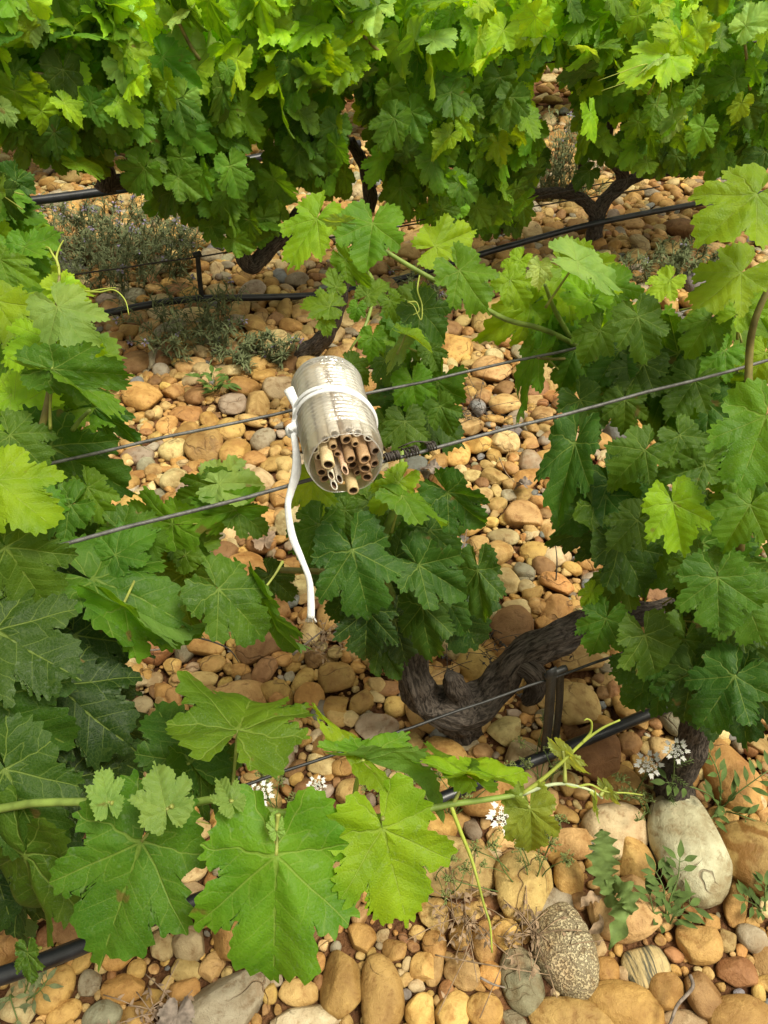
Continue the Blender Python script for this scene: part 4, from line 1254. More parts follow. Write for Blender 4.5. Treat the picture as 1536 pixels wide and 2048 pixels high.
A_(LV, 395, 1520, 480, 1615, 'deep', .69, .02, roll=-20, wide=.9, pet=(245, 1600), var=2)
A_(LV, 215, 1604, 203, 1534, 'pale', .60, .01, wide=.85, pet=(225, 1606), var=6)
A_(LV, 332, 1620, 312, 1534, 'pale', .585, .005, wide=1.15, pet=(345, 1612), var=9)
A_(LV, 463, 1606, 436, 1558, 'pale', .58, .005, wide=.95, pet=(463, 1600), var=3)
A_(LV, 553, 1662, 548, 1626, 'pale', .57, 0, wide=.85, pet=(556, 1628), var=7)
A_(LV, 727, 1516, 636, 1402, 'bright', .62, .05, roll=50, wide=.42, pet=(709, 1590), var=12)
A_(LV, 727, 1516, 890, 1528, 'green', .62, .03, roll=-60, wide=.42, pet=(709, 1592), var=10)
A_(LV, 932, 1543, 866, 1478, 'green', .62, .06, roll=35, wide=.6, pet=(906, 1608), var=12)
A_(LV, 932, 1543, 1052, 1538, 'bright', .62, .05, roll=-50, wide=.6, pet=(906, 1608), var=14)
A_(LV, 1060, 1618, 1070, 1728, 'olive', .62, 0, wide=.88, pet=(1043, 1592), var=11)
A_(LV, 1125, 1502, 1172, 1560, 'young', .62, 0, roll=60, wide=.6, pet=(1130, 1565), var=6)
A_(LV, 1190, 1600, 1190, 1648, 'young', .62, 0, roll=70, wide=.4, pet=(1180, 1582), var=6)
A_(LV, 1212, 1575, 1236, 1618, 'young', .62, 0, roll=50, wide=.55, pet=(1200, 1592), var=6)
# lower left dark mass
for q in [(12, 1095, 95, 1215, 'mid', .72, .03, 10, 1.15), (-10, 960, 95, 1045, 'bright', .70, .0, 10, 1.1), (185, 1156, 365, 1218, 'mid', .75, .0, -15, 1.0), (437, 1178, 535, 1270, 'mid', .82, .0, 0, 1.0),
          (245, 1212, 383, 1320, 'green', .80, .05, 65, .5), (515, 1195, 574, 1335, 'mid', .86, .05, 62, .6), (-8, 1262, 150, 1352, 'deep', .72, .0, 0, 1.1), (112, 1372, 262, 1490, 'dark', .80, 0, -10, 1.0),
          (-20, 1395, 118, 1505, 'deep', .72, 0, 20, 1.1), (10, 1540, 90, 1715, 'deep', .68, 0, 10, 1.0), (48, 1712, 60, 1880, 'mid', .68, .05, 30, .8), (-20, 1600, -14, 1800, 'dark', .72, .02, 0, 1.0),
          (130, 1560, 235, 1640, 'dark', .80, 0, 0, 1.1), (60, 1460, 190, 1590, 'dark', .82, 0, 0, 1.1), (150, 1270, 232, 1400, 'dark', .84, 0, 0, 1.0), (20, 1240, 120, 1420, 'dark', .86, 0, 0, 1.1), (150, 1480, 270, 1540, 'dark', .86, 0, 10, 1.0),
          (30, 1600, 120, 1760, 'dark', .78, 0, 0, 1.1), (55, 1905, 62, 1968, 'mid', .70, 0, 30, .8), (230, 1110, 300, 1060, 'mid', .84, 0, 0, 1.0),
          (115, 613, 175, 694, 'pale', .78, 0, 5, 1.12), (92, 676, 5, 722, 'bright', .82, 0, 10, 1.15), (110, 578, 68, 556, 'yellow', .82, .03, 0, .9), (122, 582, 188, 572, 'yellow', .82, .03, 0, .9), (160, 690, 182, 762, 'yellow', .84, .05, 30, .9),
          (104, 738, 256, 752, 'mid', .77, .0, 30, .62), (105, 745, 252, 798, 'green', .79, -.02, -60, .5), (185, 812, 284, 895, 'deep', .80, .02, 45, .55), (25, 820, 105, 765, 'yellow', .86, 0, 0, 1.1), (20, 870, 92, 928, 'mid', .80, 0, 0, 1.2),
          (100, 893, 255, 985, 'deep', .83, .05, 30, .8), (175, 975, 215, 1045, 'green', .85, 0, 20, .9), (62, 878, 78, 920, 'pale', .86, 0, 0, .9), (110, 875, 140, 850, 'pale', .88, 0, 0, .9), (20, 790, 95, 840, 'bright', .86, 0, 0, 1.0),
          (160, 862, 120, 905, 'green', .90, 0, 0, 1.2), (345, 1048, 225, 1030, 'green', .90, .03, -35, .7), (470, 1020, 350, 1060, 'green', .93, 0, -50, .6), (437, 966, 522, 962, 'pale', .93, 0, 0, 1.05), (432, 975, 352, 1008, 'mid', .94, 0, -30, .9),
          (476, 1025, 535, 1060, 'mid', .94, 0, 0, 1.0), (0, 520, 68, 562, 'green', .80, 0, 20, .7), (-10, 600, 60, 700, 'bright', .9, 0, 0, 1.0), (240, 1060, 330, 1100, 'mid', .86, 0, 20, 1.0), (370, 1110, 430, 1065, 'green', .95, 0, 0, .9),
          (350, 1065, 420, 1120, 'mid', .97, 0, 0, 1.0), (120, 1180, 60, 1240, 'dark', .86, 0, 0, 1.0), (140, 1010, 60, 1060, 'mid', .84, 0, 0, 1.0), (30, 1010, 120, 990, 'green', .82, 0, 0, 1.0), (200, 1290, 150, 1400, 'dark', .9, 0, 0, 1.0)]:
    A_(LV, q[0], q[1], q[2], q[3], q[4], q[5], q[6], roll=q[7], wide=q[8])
MV = mid_v
for q in [(633, 437, 574, 528, 'bright', .88, 0, 0, .80), (745, 446, 733, 528, 'green', .86, -.01, 0, 1.25), (870, 492, 950, 458, 'bright', .94, .02, 20, .8), (918, 541, 975, 618, 'green', .88, 0, 0, 1.0), (690, 520, 735, 575, 'green', .95, 0, 40, .7),
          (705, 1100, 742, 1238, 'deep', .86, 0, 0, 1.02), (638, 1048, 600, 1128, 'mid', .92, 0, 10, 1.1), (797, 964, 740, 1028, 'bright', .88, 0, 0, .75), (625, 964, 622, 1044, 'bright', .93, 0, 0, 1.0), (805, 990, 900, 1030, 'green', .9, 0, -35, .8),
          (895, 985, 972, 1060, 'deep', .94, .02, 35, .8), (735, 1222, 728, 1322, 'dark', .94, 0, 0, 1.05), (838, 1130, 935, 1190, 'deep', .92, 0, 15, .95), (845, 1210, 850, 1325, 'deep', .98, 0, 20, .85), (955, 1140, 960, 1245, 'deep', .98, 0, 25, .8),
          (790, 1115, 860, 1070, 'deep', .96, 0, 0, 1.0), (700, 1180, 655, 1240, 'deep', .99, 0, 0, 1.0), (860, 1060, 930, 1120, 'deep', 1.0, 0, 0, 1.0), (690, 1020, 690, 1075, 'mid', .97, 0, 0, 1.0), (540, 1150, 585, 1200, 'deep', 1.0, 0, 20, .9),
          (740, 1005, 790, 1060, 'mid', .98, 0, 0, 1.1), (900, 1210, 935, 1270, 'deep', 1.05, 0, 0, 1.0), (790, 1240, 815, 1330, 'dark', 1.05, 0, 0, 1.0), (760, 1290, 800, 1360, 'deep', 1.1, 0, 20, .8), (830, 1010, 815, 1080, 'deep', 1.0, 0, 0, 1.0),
          (825, 762, 838, 828, 'green', .98, 0, 0, 1.15), (810, 842, 812, 912, 'mid', 1.02, 0, 0, 1.15), (880, 812, 905, 868, 'mid', 1.04, 0, 20, 1.0), (803, 688, 770, 745, 'pale', .98, 0, 45, .8), (812, 668, 868, 690, 'bright', 1.0, 0, -45, .7),
          (745, 672, 740, 716, 'green', 1.04, 0, 0, 1.1), (840, 618, 895, 672, 'deep', 1.02, 0, 0, 1.1), (780, 600, 800, 640, 'green', 1.06, 0, 0, 1.0), (715, 612, 708, 640, 'green', 1.06, 0, 0, 1.2), (735, 590, 775, 560, 'green', 1.1, 0, 0, 1.0),
          (770, 720, 790, 770, 'mid', 1.1, 0, 0, 1.1), (700, 730, 740, 760, 'mid', 1.12, 0, 0, 1.1), (860, 700, 880, 740, 'mid', 1.1, 0, 0, 1.1), (770, 840, 775, 890, 'mid', 1.08, 0, 0, 1.0), (650, 1120, 640, 1175, 'deep', 1.0, 0, 0, 1.1)]:
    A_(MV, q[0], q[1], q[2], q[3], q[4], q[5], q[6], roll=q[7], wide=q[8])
A_(MV, 690, 445, 645, 448, 'pale', .85, 0, roll=-60, wide=.7)
for q in [(660, 612, 600, 600, 'green', 1.9, 0, 10, 1.0), (650, 635, 655, 672, 'green', 1.9, 0, 0, .9), (672, 575, 660, 535, 'green', 1.95, 0, 0, .9), (700, 535, 680, 490, 'mid', 2.1, 0, 30, .8)]:
    A_(slim_v, q[0], q[1], q[2], q[3], q[4], q[5], q[6], roll=q[7], wide=q[8], petr=.002)
RV = right_v
for q in [(1080, 533, 1076, 574, 'young', .93, 0, 0, 1.05), (1155, 522, 1262, 556, 'pale', .92, .03, -20, .75), (1108, 580, 1172, 652, 'green', .92, 0, 0, 1.08), (1276, 633, 1300, 718, 'mid', .92, 0, 0, 1.02), (1287, 728, 1240, 800, 'deep', .96, 0, 0, 1.1),
          (1250, 800, 1250, 862, 'mid', 1.0, 0, 0, 1.25), (1075, 700, 1028, 838, 'green', .95, 0, 52, .6), (1062, 612, 975, 680, 'bright', .98, 0, -30, .75), (1150, 886, 1108, 1028, 'deep', .98, 0, 10, .62), (1345, 1006, 1372, 1108, 'bright', .90, 0, 0, 1.02),
          (1532, 832, 1478, 975, 'green', .84, 0, 0, 1.0), (1513, 388, 1405, 470, 'bright', .84, 0, 0, 1.1), (1482, 545, 1392, 615, 'bright', .90, 0, 0, 1.0), (1530, 705, 1500, 770, 'bright', .85, 0, 0, 1.2), (1186, 1180, 1165, 1212, 'bright', 1.06, 0, 0, .9),
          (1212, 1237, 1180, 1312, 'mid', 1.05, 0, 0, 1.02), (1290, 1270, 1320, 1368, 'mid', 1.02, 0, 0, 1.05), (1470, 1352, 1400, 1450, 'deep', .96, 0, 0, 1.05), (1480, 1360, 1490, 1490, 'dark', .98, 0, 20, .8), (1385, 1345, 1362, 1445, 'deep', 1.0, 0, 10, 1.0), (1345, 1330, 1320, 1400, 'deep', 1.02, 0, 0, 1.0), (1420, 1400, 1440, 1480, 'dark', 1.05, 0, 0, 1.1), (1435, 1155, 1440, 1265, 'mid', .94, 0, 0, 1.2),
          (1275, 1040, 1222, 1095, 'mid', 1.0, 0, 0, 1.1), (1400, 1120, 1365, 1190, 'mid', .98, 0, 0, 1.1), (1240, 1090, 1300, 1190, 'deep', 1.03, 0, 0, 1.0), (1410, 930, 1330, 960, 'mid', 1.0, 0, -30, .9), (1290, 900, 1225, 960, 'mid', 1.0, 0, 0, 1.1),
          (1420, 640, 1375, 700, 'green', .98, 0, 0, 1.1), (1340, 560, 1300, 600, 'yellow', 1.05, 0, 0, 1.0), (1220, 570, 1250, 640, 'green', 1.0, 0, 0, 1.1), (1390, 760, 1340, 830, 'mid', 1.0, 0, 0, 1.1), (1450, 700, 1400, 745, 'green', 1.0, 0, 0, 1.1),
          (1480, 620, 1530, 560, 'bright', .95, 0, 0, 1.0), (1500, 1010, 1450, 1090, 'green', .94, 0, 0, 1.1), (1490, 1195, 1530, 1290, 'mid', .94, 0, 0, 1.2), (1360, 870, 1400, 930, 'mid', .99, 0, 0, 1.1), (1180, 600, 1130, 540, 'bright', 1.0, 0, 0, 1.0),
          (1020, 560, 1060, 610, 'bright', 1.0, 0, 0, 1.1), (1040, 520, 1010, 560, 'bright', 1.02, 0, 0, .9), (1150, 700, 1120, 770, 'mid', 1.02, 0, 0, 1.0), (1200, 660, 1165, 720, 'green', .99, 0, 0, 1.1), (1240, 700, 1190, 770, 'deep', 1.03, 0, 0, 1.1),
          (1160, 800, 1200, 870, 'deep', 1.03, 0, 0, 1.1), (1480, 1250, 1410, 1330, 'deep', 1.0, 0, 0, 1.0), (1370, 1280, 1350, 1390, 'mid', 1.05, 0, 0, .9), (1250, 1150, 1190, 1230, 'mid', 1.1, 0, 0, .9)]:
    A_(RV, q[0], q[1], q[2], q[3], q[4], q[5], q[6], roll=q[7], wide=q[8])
curl(RV, [(1250, 300, 1.0), (1252, 301, 1.0), (1254, 300, 1.0)], .0003) if False else None

# filler leaves inside each near vine
def fill(vine, regs, cap):
    k = 0
    for (cx, cy, rx, ry, n, tones, d0, d1, sz) in regs:
        for _ in range(n):
            if k >= cap: return
            a = random.uniform(0, 6.28); q = min(1.25, abs(random.gauss(0, .62)))
            ox, oy = cx + rx * q * math.cos(a), cy + ry * q * math.sin(a)
            d = random.uniform(d0, d1)
            L = sz * random.uniform(.7, 1.15) * FP / d
            th = random.gauss(0, .9)
            leafpx(vine, ox, oy, ox + L * math.sin(th), oy + L * math.cos(th), random.choice(tones), d, random.uniform(-.03, .05), roll=random.gauss(0, 28), wide=random.uniform(.85, 1.15), petr=.0013)
            k += 1
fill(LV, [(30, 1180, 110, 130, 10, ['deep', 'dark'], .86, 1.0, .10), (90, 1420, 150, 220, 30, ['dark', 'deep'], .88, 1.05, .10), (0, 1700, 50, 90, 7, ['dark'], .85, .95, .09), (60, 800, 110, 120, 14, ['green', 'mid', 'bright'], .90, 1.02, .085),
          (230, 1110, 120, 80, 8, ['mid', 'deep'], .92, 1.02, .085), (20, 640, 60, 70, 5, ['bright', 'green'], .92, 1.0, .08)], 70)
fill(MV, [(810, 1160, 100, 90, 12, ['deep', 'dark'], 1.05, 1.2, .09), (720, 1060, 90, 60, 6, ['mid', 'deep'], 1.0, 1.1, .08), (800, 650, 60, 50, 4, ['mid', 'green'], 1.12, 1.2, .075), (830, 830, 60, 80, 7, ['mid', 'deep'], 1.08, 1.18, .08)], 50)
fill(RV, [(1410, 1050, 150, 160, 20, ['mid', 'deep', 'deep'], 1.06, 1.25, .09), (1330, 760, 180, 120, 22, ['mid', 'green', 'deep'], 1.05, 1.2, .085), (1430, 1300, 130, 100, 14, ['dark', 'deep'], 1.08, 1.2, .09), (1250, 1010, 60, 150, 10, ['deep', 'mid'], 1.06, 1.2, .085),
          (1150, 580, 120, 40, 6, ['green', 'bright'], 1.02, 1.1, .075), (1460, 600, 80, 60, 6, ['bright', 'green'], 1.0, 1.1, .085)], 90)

# ------------------------------------------------------------------ vines of the rows behind
BOT = [(-60, 280), (0, 285), (60, 312), (110, 332), (200, 348), (235, 302), (280, 346), (300, 400), (350, 440), (420, 480), (500, 490), (545, 470), (565, 352), (600, 382), (680, 402), (735, 402), (745, 335), (760, 382), (800, 425), (860, 442),
       (930, 452), (1000, 470), (1050, 440), (1062, 388), (1115, 350), (1130, 300), (1180, 310), (1300, 332), (1400, 340), (1430, 352), (1480, 350), (1536, 320), (1640, 320)]
HOLES = [(528, 290, 26, 44), (718, 300, 20, 55), (1118, 250, 22, 90), (1105, 180, 18, 50), (1235, 262, 16, 18), (735, 380, 20, 40), (250, 320, 14, 24), (690, 230, 14, 14)]
LOM = [(a, b) for a, b in zip(range(12), LO)]
def raw_leaf(mb, k, M, tone, rnd):
    V3, Q, T, UV = LO_RAW[k]
    A = np.array(M)
    mb.add(V3 @ A[:3, :3].T + A[:3, 3], Q, T, UV, tone=(*tone, rnd))
def back_vine(label, loc, x0, x1, n, c, group, cap=100, spread=.5, size=(.058, .092), bot=None, top=-50, ind=True, toneshift=1.32):
    v = thing('grape_vine', label, 'grape vine', loc, group)
    L = []
    tries = 0
    while len(L) < n and tries < n * 20:
        tries += 1
        px = random.uniform(x0, x1)
        b = np.interp(px, [q[0] for q in bot], [q[1] for q in bot])
        py = random.uniform(top, b - 4)
        if any(((px - h[0]) / (h[2] + 24)) ** 2 + ((py + 14 - h[1]) / (h[3] + 24)) ** 2 < 1 for h in HOLES) and random.random() < .985: continue
        off = random.random() ** 1.1 * spread
        O = at_row(px, py, c - off)
        if O.z < .12 or O.z > 1.15: continue
        s = random.uniform(*size)
        h = (b - py) / 400
        y = (Vector((random.gauss(0, .65), random.gauss(-.25, .45), -1 + random.gauss(0, .35)))).normalized()
        top_b = py < 170 and random.random() < .65
        if top_b: y = Vector((random.gauss(0, 1), random.gauss(-.4, .8), random.gauss(-.2, .6))).normalized()
        nh = Vector((random.gauss(0, .35), -1 + random.gauss(0, .3), .65 + random.gauss(0, .3)))
        if top_b: nh = Vector((random.gauss(0, .5), -.6 + random.gauss(0, .5), .9))
        T = O + y * s
        pt = proj(T)
        if pt and pt[1] > b + 18: continue
        x, yy, z = frame(y, nh, random.gauss(0, .4))
        M = Matrix(((x.x * s, yy.x * s, z.x * s, O.x), (x.y * s, yy.y * s, z.y * s, O.y), (x.z * s, yy.z * s, z.z * s, O.z), (0, 0, 0, 1)))
        r = random.random()
        top_lit = np.clip((300 - py) / 210, 0, 1)  # brighter, yellower tones higher up: top light put into the leaf colour
        if r < .72 * top_lit: tn = random.choice(['bright', 'yellow', 'bright', 'pale', 'green'])
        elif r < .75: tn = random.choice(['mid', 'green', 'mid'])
        else: tn = random.choice(['mid', 'deep', 'green' if top_lit > .3 else 'deep'])
        vis = (1 if 0 <= px <= 1536 and py > -20 else 0) * 10 - off * -4 + s
        L.append((vis, M, tn))
    L.sort(key=lambda q: -q[0])
    mb = MB(); k = 0
    Ti = Matrix.Translation(-Vector(loc))
    for vis, M, tn in L:
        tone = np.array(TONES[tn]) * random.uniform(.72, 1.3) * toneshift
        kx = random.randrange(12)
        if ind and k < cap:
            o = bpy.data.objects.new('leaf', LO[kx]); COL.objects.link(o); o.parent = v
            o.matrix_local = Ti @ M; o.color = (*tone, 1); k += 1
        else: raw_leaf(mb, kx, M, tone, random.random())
    if mb.n:
        o = mb.build('foliage', M_FOL, v)
        if ind: o['kind'] = 'stuff'
    return v
G2 = 'grape vines in rows'
def rl(px, py): return at_z(px, py, 0)
g2 = lambda px: at_row(px, 490 + (1190 - px) * .185, C2)
def rowbase(px, c):
    # ground point of row plane c below picture column px
    r0 = at_row(px, 300, c)
    q = Vector((r0.x, r0.y, 0))
    return q
va = back_vine('back row grape vine at the upper left with pale shoots over dark hanging leaves', rowbase(100, C2), -120, 235, 330, C2, G2, bot=BOT)
vb = back_vine('back row grape vine whose foliage hangs lowest, above the bent black trunk', rl(505, 537), 225, 565, 400, C2, G2, bot=BOT)
vc = back_vine('back row grape vine with a narrow crown between two gaps showing gravel', rowbase(640, C2), 545, 745, 230, C2, G2, bot=BOT)
vd = back_vine('back row grape vine with a broad curtain of leaves left of the forked trunk', rowbase(900, C2), 735, 1090, 420, C2, G2, bot=BOT)
ve = back_vine('back row grape vine with a forked dark trunk standing on the stones', P2, 1070, 1330, 330, C2, G2, bot=BOT)
vf = back_vine('back row grape vine at the upper right edge behind the large bright leaf', rowbase(1450, C2), 1310, 1680, 360, C2, G2, bot=BOT)
# trunks and arms of the back row
w2 = rowp(C2)
w25 = rowp(C2 - .12)
trunk(ve, [at_z(1186, 500, -.02), w2(1188, 485), w2(1190, 455), w2(1194, 432), w2(1207, 405), w2(1232, 378), w2(1245, 350), w2(1228, 320), w2(1215, 285), w2(1222, 240)], [.036, .034, .032, .030, .028, .028, .024, .022, .020, .016], sd=31, seg=24)
trunk(ve, [w2(1194, 436), w2(1176, 408), w2(1150, 392), w2(1110, 385), w2(1060, 388), w2(1030, 372)], [.024, .024, .022, .020, .017, .013], name='arm', sd=32, seg=20)
trunk(ve, [w2(1135, 388), w2(1150, 368), w2(1163, 345), w2(1158, 310)], [.018, .017, .014, .012], name='arm', sd=33, seg=20)
trunk(ve, [w2(1240, 372), w2(1270, 356), w2(1310, 345), w2(1350, 343), w2(1380, 330)], [.022, .020, .019, .018, .015], name='arm', sd=34, seg=20)
trunk(vf, [w2(1375, 335), w2(1376, 312), w2(1388, 285), w2(1400, 255)], [.018, .02, .018, .014], name='arm', sd=35, seg=20)
trunk(vf, [at_row(1468, 420, C2), w2(1470, 370), w2(1476, 330), w2(1485, 280)], [.03, .028, .024, .02], sd=36, seg=20)
trunk(vb, [w25(600, 420), w25(575, 465), w25(548, 490), w25(525, 517), w25(505, 530), w25(490, 518), w25(484, 490), w25(470, 450), w25(460, 420)], [.018, .024, .026, .026, .028, .026, .022, .018, .015], sd=38, seg=24, groove=.15)
trunk(va, [at_row(210, 380, C2), w2(212, 350), w2(200, 320), w2(190, 270)], [.03, .028, .024, .02], sd=40, seg=20)
trunk(va, [w2(222, 368), w2(255, 360), w2(290, 342)], [.022, .02, .016], name='arm', sd=41, seg=20)
trunk(vc, [w2(735, 420), w2(740, 390), w2(730, 340), w2(700, 280)], [.024, .024, .02, .018], sd=42, seg=20)
trunk(vd, [w2(1008, 460), w2(1014, 410), w2(1000, 360), w2(960, 300)], [.026, .024, .02, .018], sd=43, seg=20)
# long shoots across the back row
c25 = rowp(C2 - .45)
for vv, pts in ((va, [(20, 148), (100, 149), (160, 160)]), (va, [(45, 228), (130, 232), (235, 215)]), (vb, [(350, 30), (380, 90), (400, 120)]), (vc, [(690, 30), (740, 85), (765, 110)]), (vf, [(1490, 90), (1500, 180)])):
    MB().tube([c25(*p) for p in pts], .0045, 8).build('cane', M_CANER, vv)
# pale young shoot tips with tendrils standing out of the back row
def bleaf(v, q, petr=.002):
    ox, oy, tx, ty, tone, off, roll, wide = q
    O, T = at_row(ox, oy, C2 - off), at_row(tx, ty, C2 - off - .02)
    put_leaf(v, O, T, tone, R(roll), wide, petr=petr)
for q in [(1340, 110, 1265, 130, 'yellow', .75, 0, .9), (1325, 125, 1345, 150, 'young', .75, 30, .8), (1318, 118, 1290, 140, 'young', .76, 40, .6), (1365, 80, 1385, 145, 'yellow', .74, 20, .7), (1395, 60, 1430, 100, 'yellow', .73, 10, .9), (1360, 75, 1330, 45, 'yellow', .73, 0, .8), (1400, 30, 1410, 60, 'bright', .7, 0, 1.0)]:
    bleaf(vf, q)
for q in [(1300, 128, 1255, 140), (1300, 128, 1262, 160), (1310, 135, 1300, 190), (1320, 140, 1313, 215), (1335, 140, 1340, 185)]:
    p = c25
    P = [at_row(q[0], q[1], C2 - .74), at_row((q[0] + q[2]) / 2 + 6, (q[1] + q[3]) / 2 - 4, C2 - .76), at_row(q[2], q[3], C2 - .75)]
    if q[1] == 128: P.append(at_row(q[2] - 60, q[3] + 22, C2 - .74))
    MB().tube(P, [.0018, .0012, .0007], 5).build('tendril', M_TEND, vf)
for q in [(900, 270, 870, 300, 'bright', .5, 0, 1.0), (925, 250, 945, 280, 'yellow', .5, 20, .8), (235, 205, 290, 240, 'bright', .5, 0, 1.0), (128, 205, 170, 240, 'yellow', .5, -15, .9), (5, 215, 30, 250, 'pale', .5, 0, 1.0), (255, 90, 300, 150, 'bright', .5, 0, 1.1), (575, 120, 590, 185, 'mid', .5, 0, .9),
          (455, 135, 465, 168, 'green', .5, 0, 1.1), (360, 75, 350, 40, 'yellow', .4, 0, 1.0), (60, 60, 40, 20, 'bright', .5, 0, 1.0), (350, 265, 355, 330, 'mid', .42, 0, .9), (1000, 155, 1005, 230, 'mid', .45, 0, .95), (640, 295, 650, 360, 'deep', .4, 0, .9), (1180, 340, 1150, 365, 'deep', .3, 0, .9)]:
    v = va if q[0] < 235 else vb if q[0] < 565 else vc if q[0] < 745 else vd if q[0] < 1090 else ve
    bleaf(v, q)

# leafy vine shoot seen at the left edge in the middle distance
lv2 = thing('grape_vine', 'leafy vine shoots at the left edge beside the grey green bush', 'grape vine', at_z(-60, 640, 0), 'grape vines in rows')
for _ in range(42):
    px, py = random.uniform(-60, 62), random.uniform(350, 610)
    if px > 70 - abs(py - 440) * .15: continue
    d = random.uniform(1.5, 1.75)
    th = random.gauss(0, .9); L = .075 * FP / d
    leafpx(lv2, px, py, px + L * math.sin(th), py + L * math.cos(th), random.choice(['green', 'mid', 'bright', 'deep', 'green']), d, random.uniform(-.04, .04), roll=random.gauss(0, 28), wide=1.05, petr=.0014)
trunk(lv2, [at_z(-60, 640, -.01), at_z(-58, 630, .12), at_z(-50, 610, .3), at_z(-30, 580, .45)], [.028, .024, .02, .014], sd=50, seg=20)

# rows further back, each vine a thing of its own
BOT3 = [(-600, 330), (2200, 235)]
names = [['grape vine of the second row back behind the pale shoots at the upper left', 'grape vine of the second row back behind the vine that hangs lowest', 'grape vine of the second row back seen through the narrow gap with gravel',
          'grape vine of the second row back above the broad curtain of leaves', 'grape vine of the second row back behind the forked trunk', 'grape vine of the second row back at the upper right edge'],
         ['grape vine three rows back at the top left edge of the view', 'grape vine three rows back above the lowest hanging vine', 'grape vine three rows back at the top of the middle', 'grape vine three rows back over the forked trunk', 'grape vine three rows back in the top right corner']]
for r_, (cc3, gname, step, n) in enumerate(((C2 + 2.1, 'grape vines in rows', 340, 190), (C2 + 4.2, 'grape vines in rows', 400, 150))):
    for j in range(len(names[r_])):
        x0 = -250 + j * step
        b = [(-600, 225 - 60 * r_), (2200, 110 - 40 * r_)]
        v = back_vine(names[r_][j], rowbase(x0 + step / 2, cc3), x0, x0 + step, n, cc3, gname, bot=b, top=-60 - 40 * r_, ind=False, spread=.6, size=(.10, .14))
        p = rowbase(x0 + step / 2, cc3)
        trunk(v, [p - Vector((0, 0, .02)), p + Vector((.02, 0, .2)), p + Vector((-.03, .02, .4)), p + Vector((.06, 0, .6))], [.04, .035, .03, .022], sd=60 + j, seg=14)

# ------------------------------------------------------------------ weeds, flowers, litter
def blade_mesh(mb, O, D, nh, L, W, curve=.2, seg=5, tooth=0.0):
    x, y, z = frame(D, nh, 0)
    V = []; 
    for i in range(seg + 1):
        t = i / seg
        wv = W * math.sin(math.pi * min(.97, max(.03, t)) ** .8) * .5
        if tooth: wv *= 1 + tooth * (1 if i % 2 else -.6)
        c = O + y * L * t - z * curve * L * t * t
        V += [tuple(c - x * wv + z * wv * .25), tuple(c), tuple(c + x * wv + z * wv * .25)]
    Q = [[3 * i + k, 3 * i + k + 1, 3 * i + k + 4, 3 * i + k + 3] for i in range(seg) for k in (0, 1)]
    mb.add(V, np.array(Q))
def umbel(px, py, z, rpx, label, stem_px, grp='white wild flowers'):
    """lacy white flower head: centre at height z, stem down to the ground at stem_px"""
    C = at_z(px, py, z); d = (C - CAM).dot(FWD); r = rpx * d / FP
    g0 = at_z(*stem_px, .0)
    t = thing('white_flower', label, 'flower', g0, grp)
    MB().tube([g0, g0.lerp(C, .5) + Vector((.006, .004, 0)), C - Vector((0, 0, .012))], [.0012, .001, .0008], 6).build('stem', M_STEM, t)
    up = ((CAM - C).normalized() * .6 + Vector((0, 0, .7))).normalized()
    s = up.cross(Vector((1, 0, 0))).normalized(); u = up.cross(s)
    mb = MB(); ms = MB()
    nb = 20
    for k in range(nb):
        a = k * 2.4; q = r * math.sqrt((k + .5) / nb) * .82
        base = C - up * .012
        p = C + (s * math.cos(a) + u * math.sin(a)) * q + up * random.uniform(-.001, .001)
        ms.tube([base, base.lerp(p, .6) - up * .001, p], .0004, 4, smooth=2)
        outer = k >= nb * .5
        for m_ in range(6):
            b = a + (m_ - 2.5) * (.42 if outer else 1.05)
            dd = (s * math.cos(b) + u * math.sin(b))
            if outer and abs(m_ - 2.5) < 1: L = r * .50
            else: L = r * (.28 if outer else .19)
            blade_mesh(mb, p, dd + up * .15, up, L, L * .45, .1, 3)
        ms.tube([p, p + up * .0012], .0008, 5, smooth=0)
    mb.build('petals', M_PETAL, t, smooth=False); ms.build('flower_stalks', M_SEED, t)
    # feathery leaves up the stem
    ml = MB()
    for k in range(5):
        p = g0.lerp(C, .15 + .15 * k)
        dd = Vector((random.gauss(0, 1), random.gauss(-.3, 1), .8)).normalized()
        for j in range(5):
            q = p + dd * .006 * j
            for sg in (-1, 1):
                e = (dd + Vector((-dd.y, dd.x, 0)) * sg * .9).normalized()
                ml.tube([q, q + e * .008], .0004, 4, smooth=0)
        ml.tube([p, p + dd * .032], .0005, 4, smooth=0)
    ml.build('leaf', M_STEM, t)
umbel(1299, 1528, .12, 24, 'round white lacy flower with long outer petals beside the dark trunk', (1262, 1600))
umbel(1353, 1501, .26, 22, 'ragged white flower just right of the round lacy one', (1330, 1610))
umbel(1010, 1632, .14, 30, 'loose white flower head behind the small hanging yellowish leaf', (1075, 1790))
umbel(520, 1588, .13, 25, 'white flower peeping out between the green cane and the low wire', (560, 1640))
umbel(634, 1570, .12, 17, 'small half faded white flower beside the leaf stalk', (600, 1640))
umbel(1196, 1697, .10, 14, 'tiny sparse white flower in front of the leaning yellow stone', (1210, 1760))

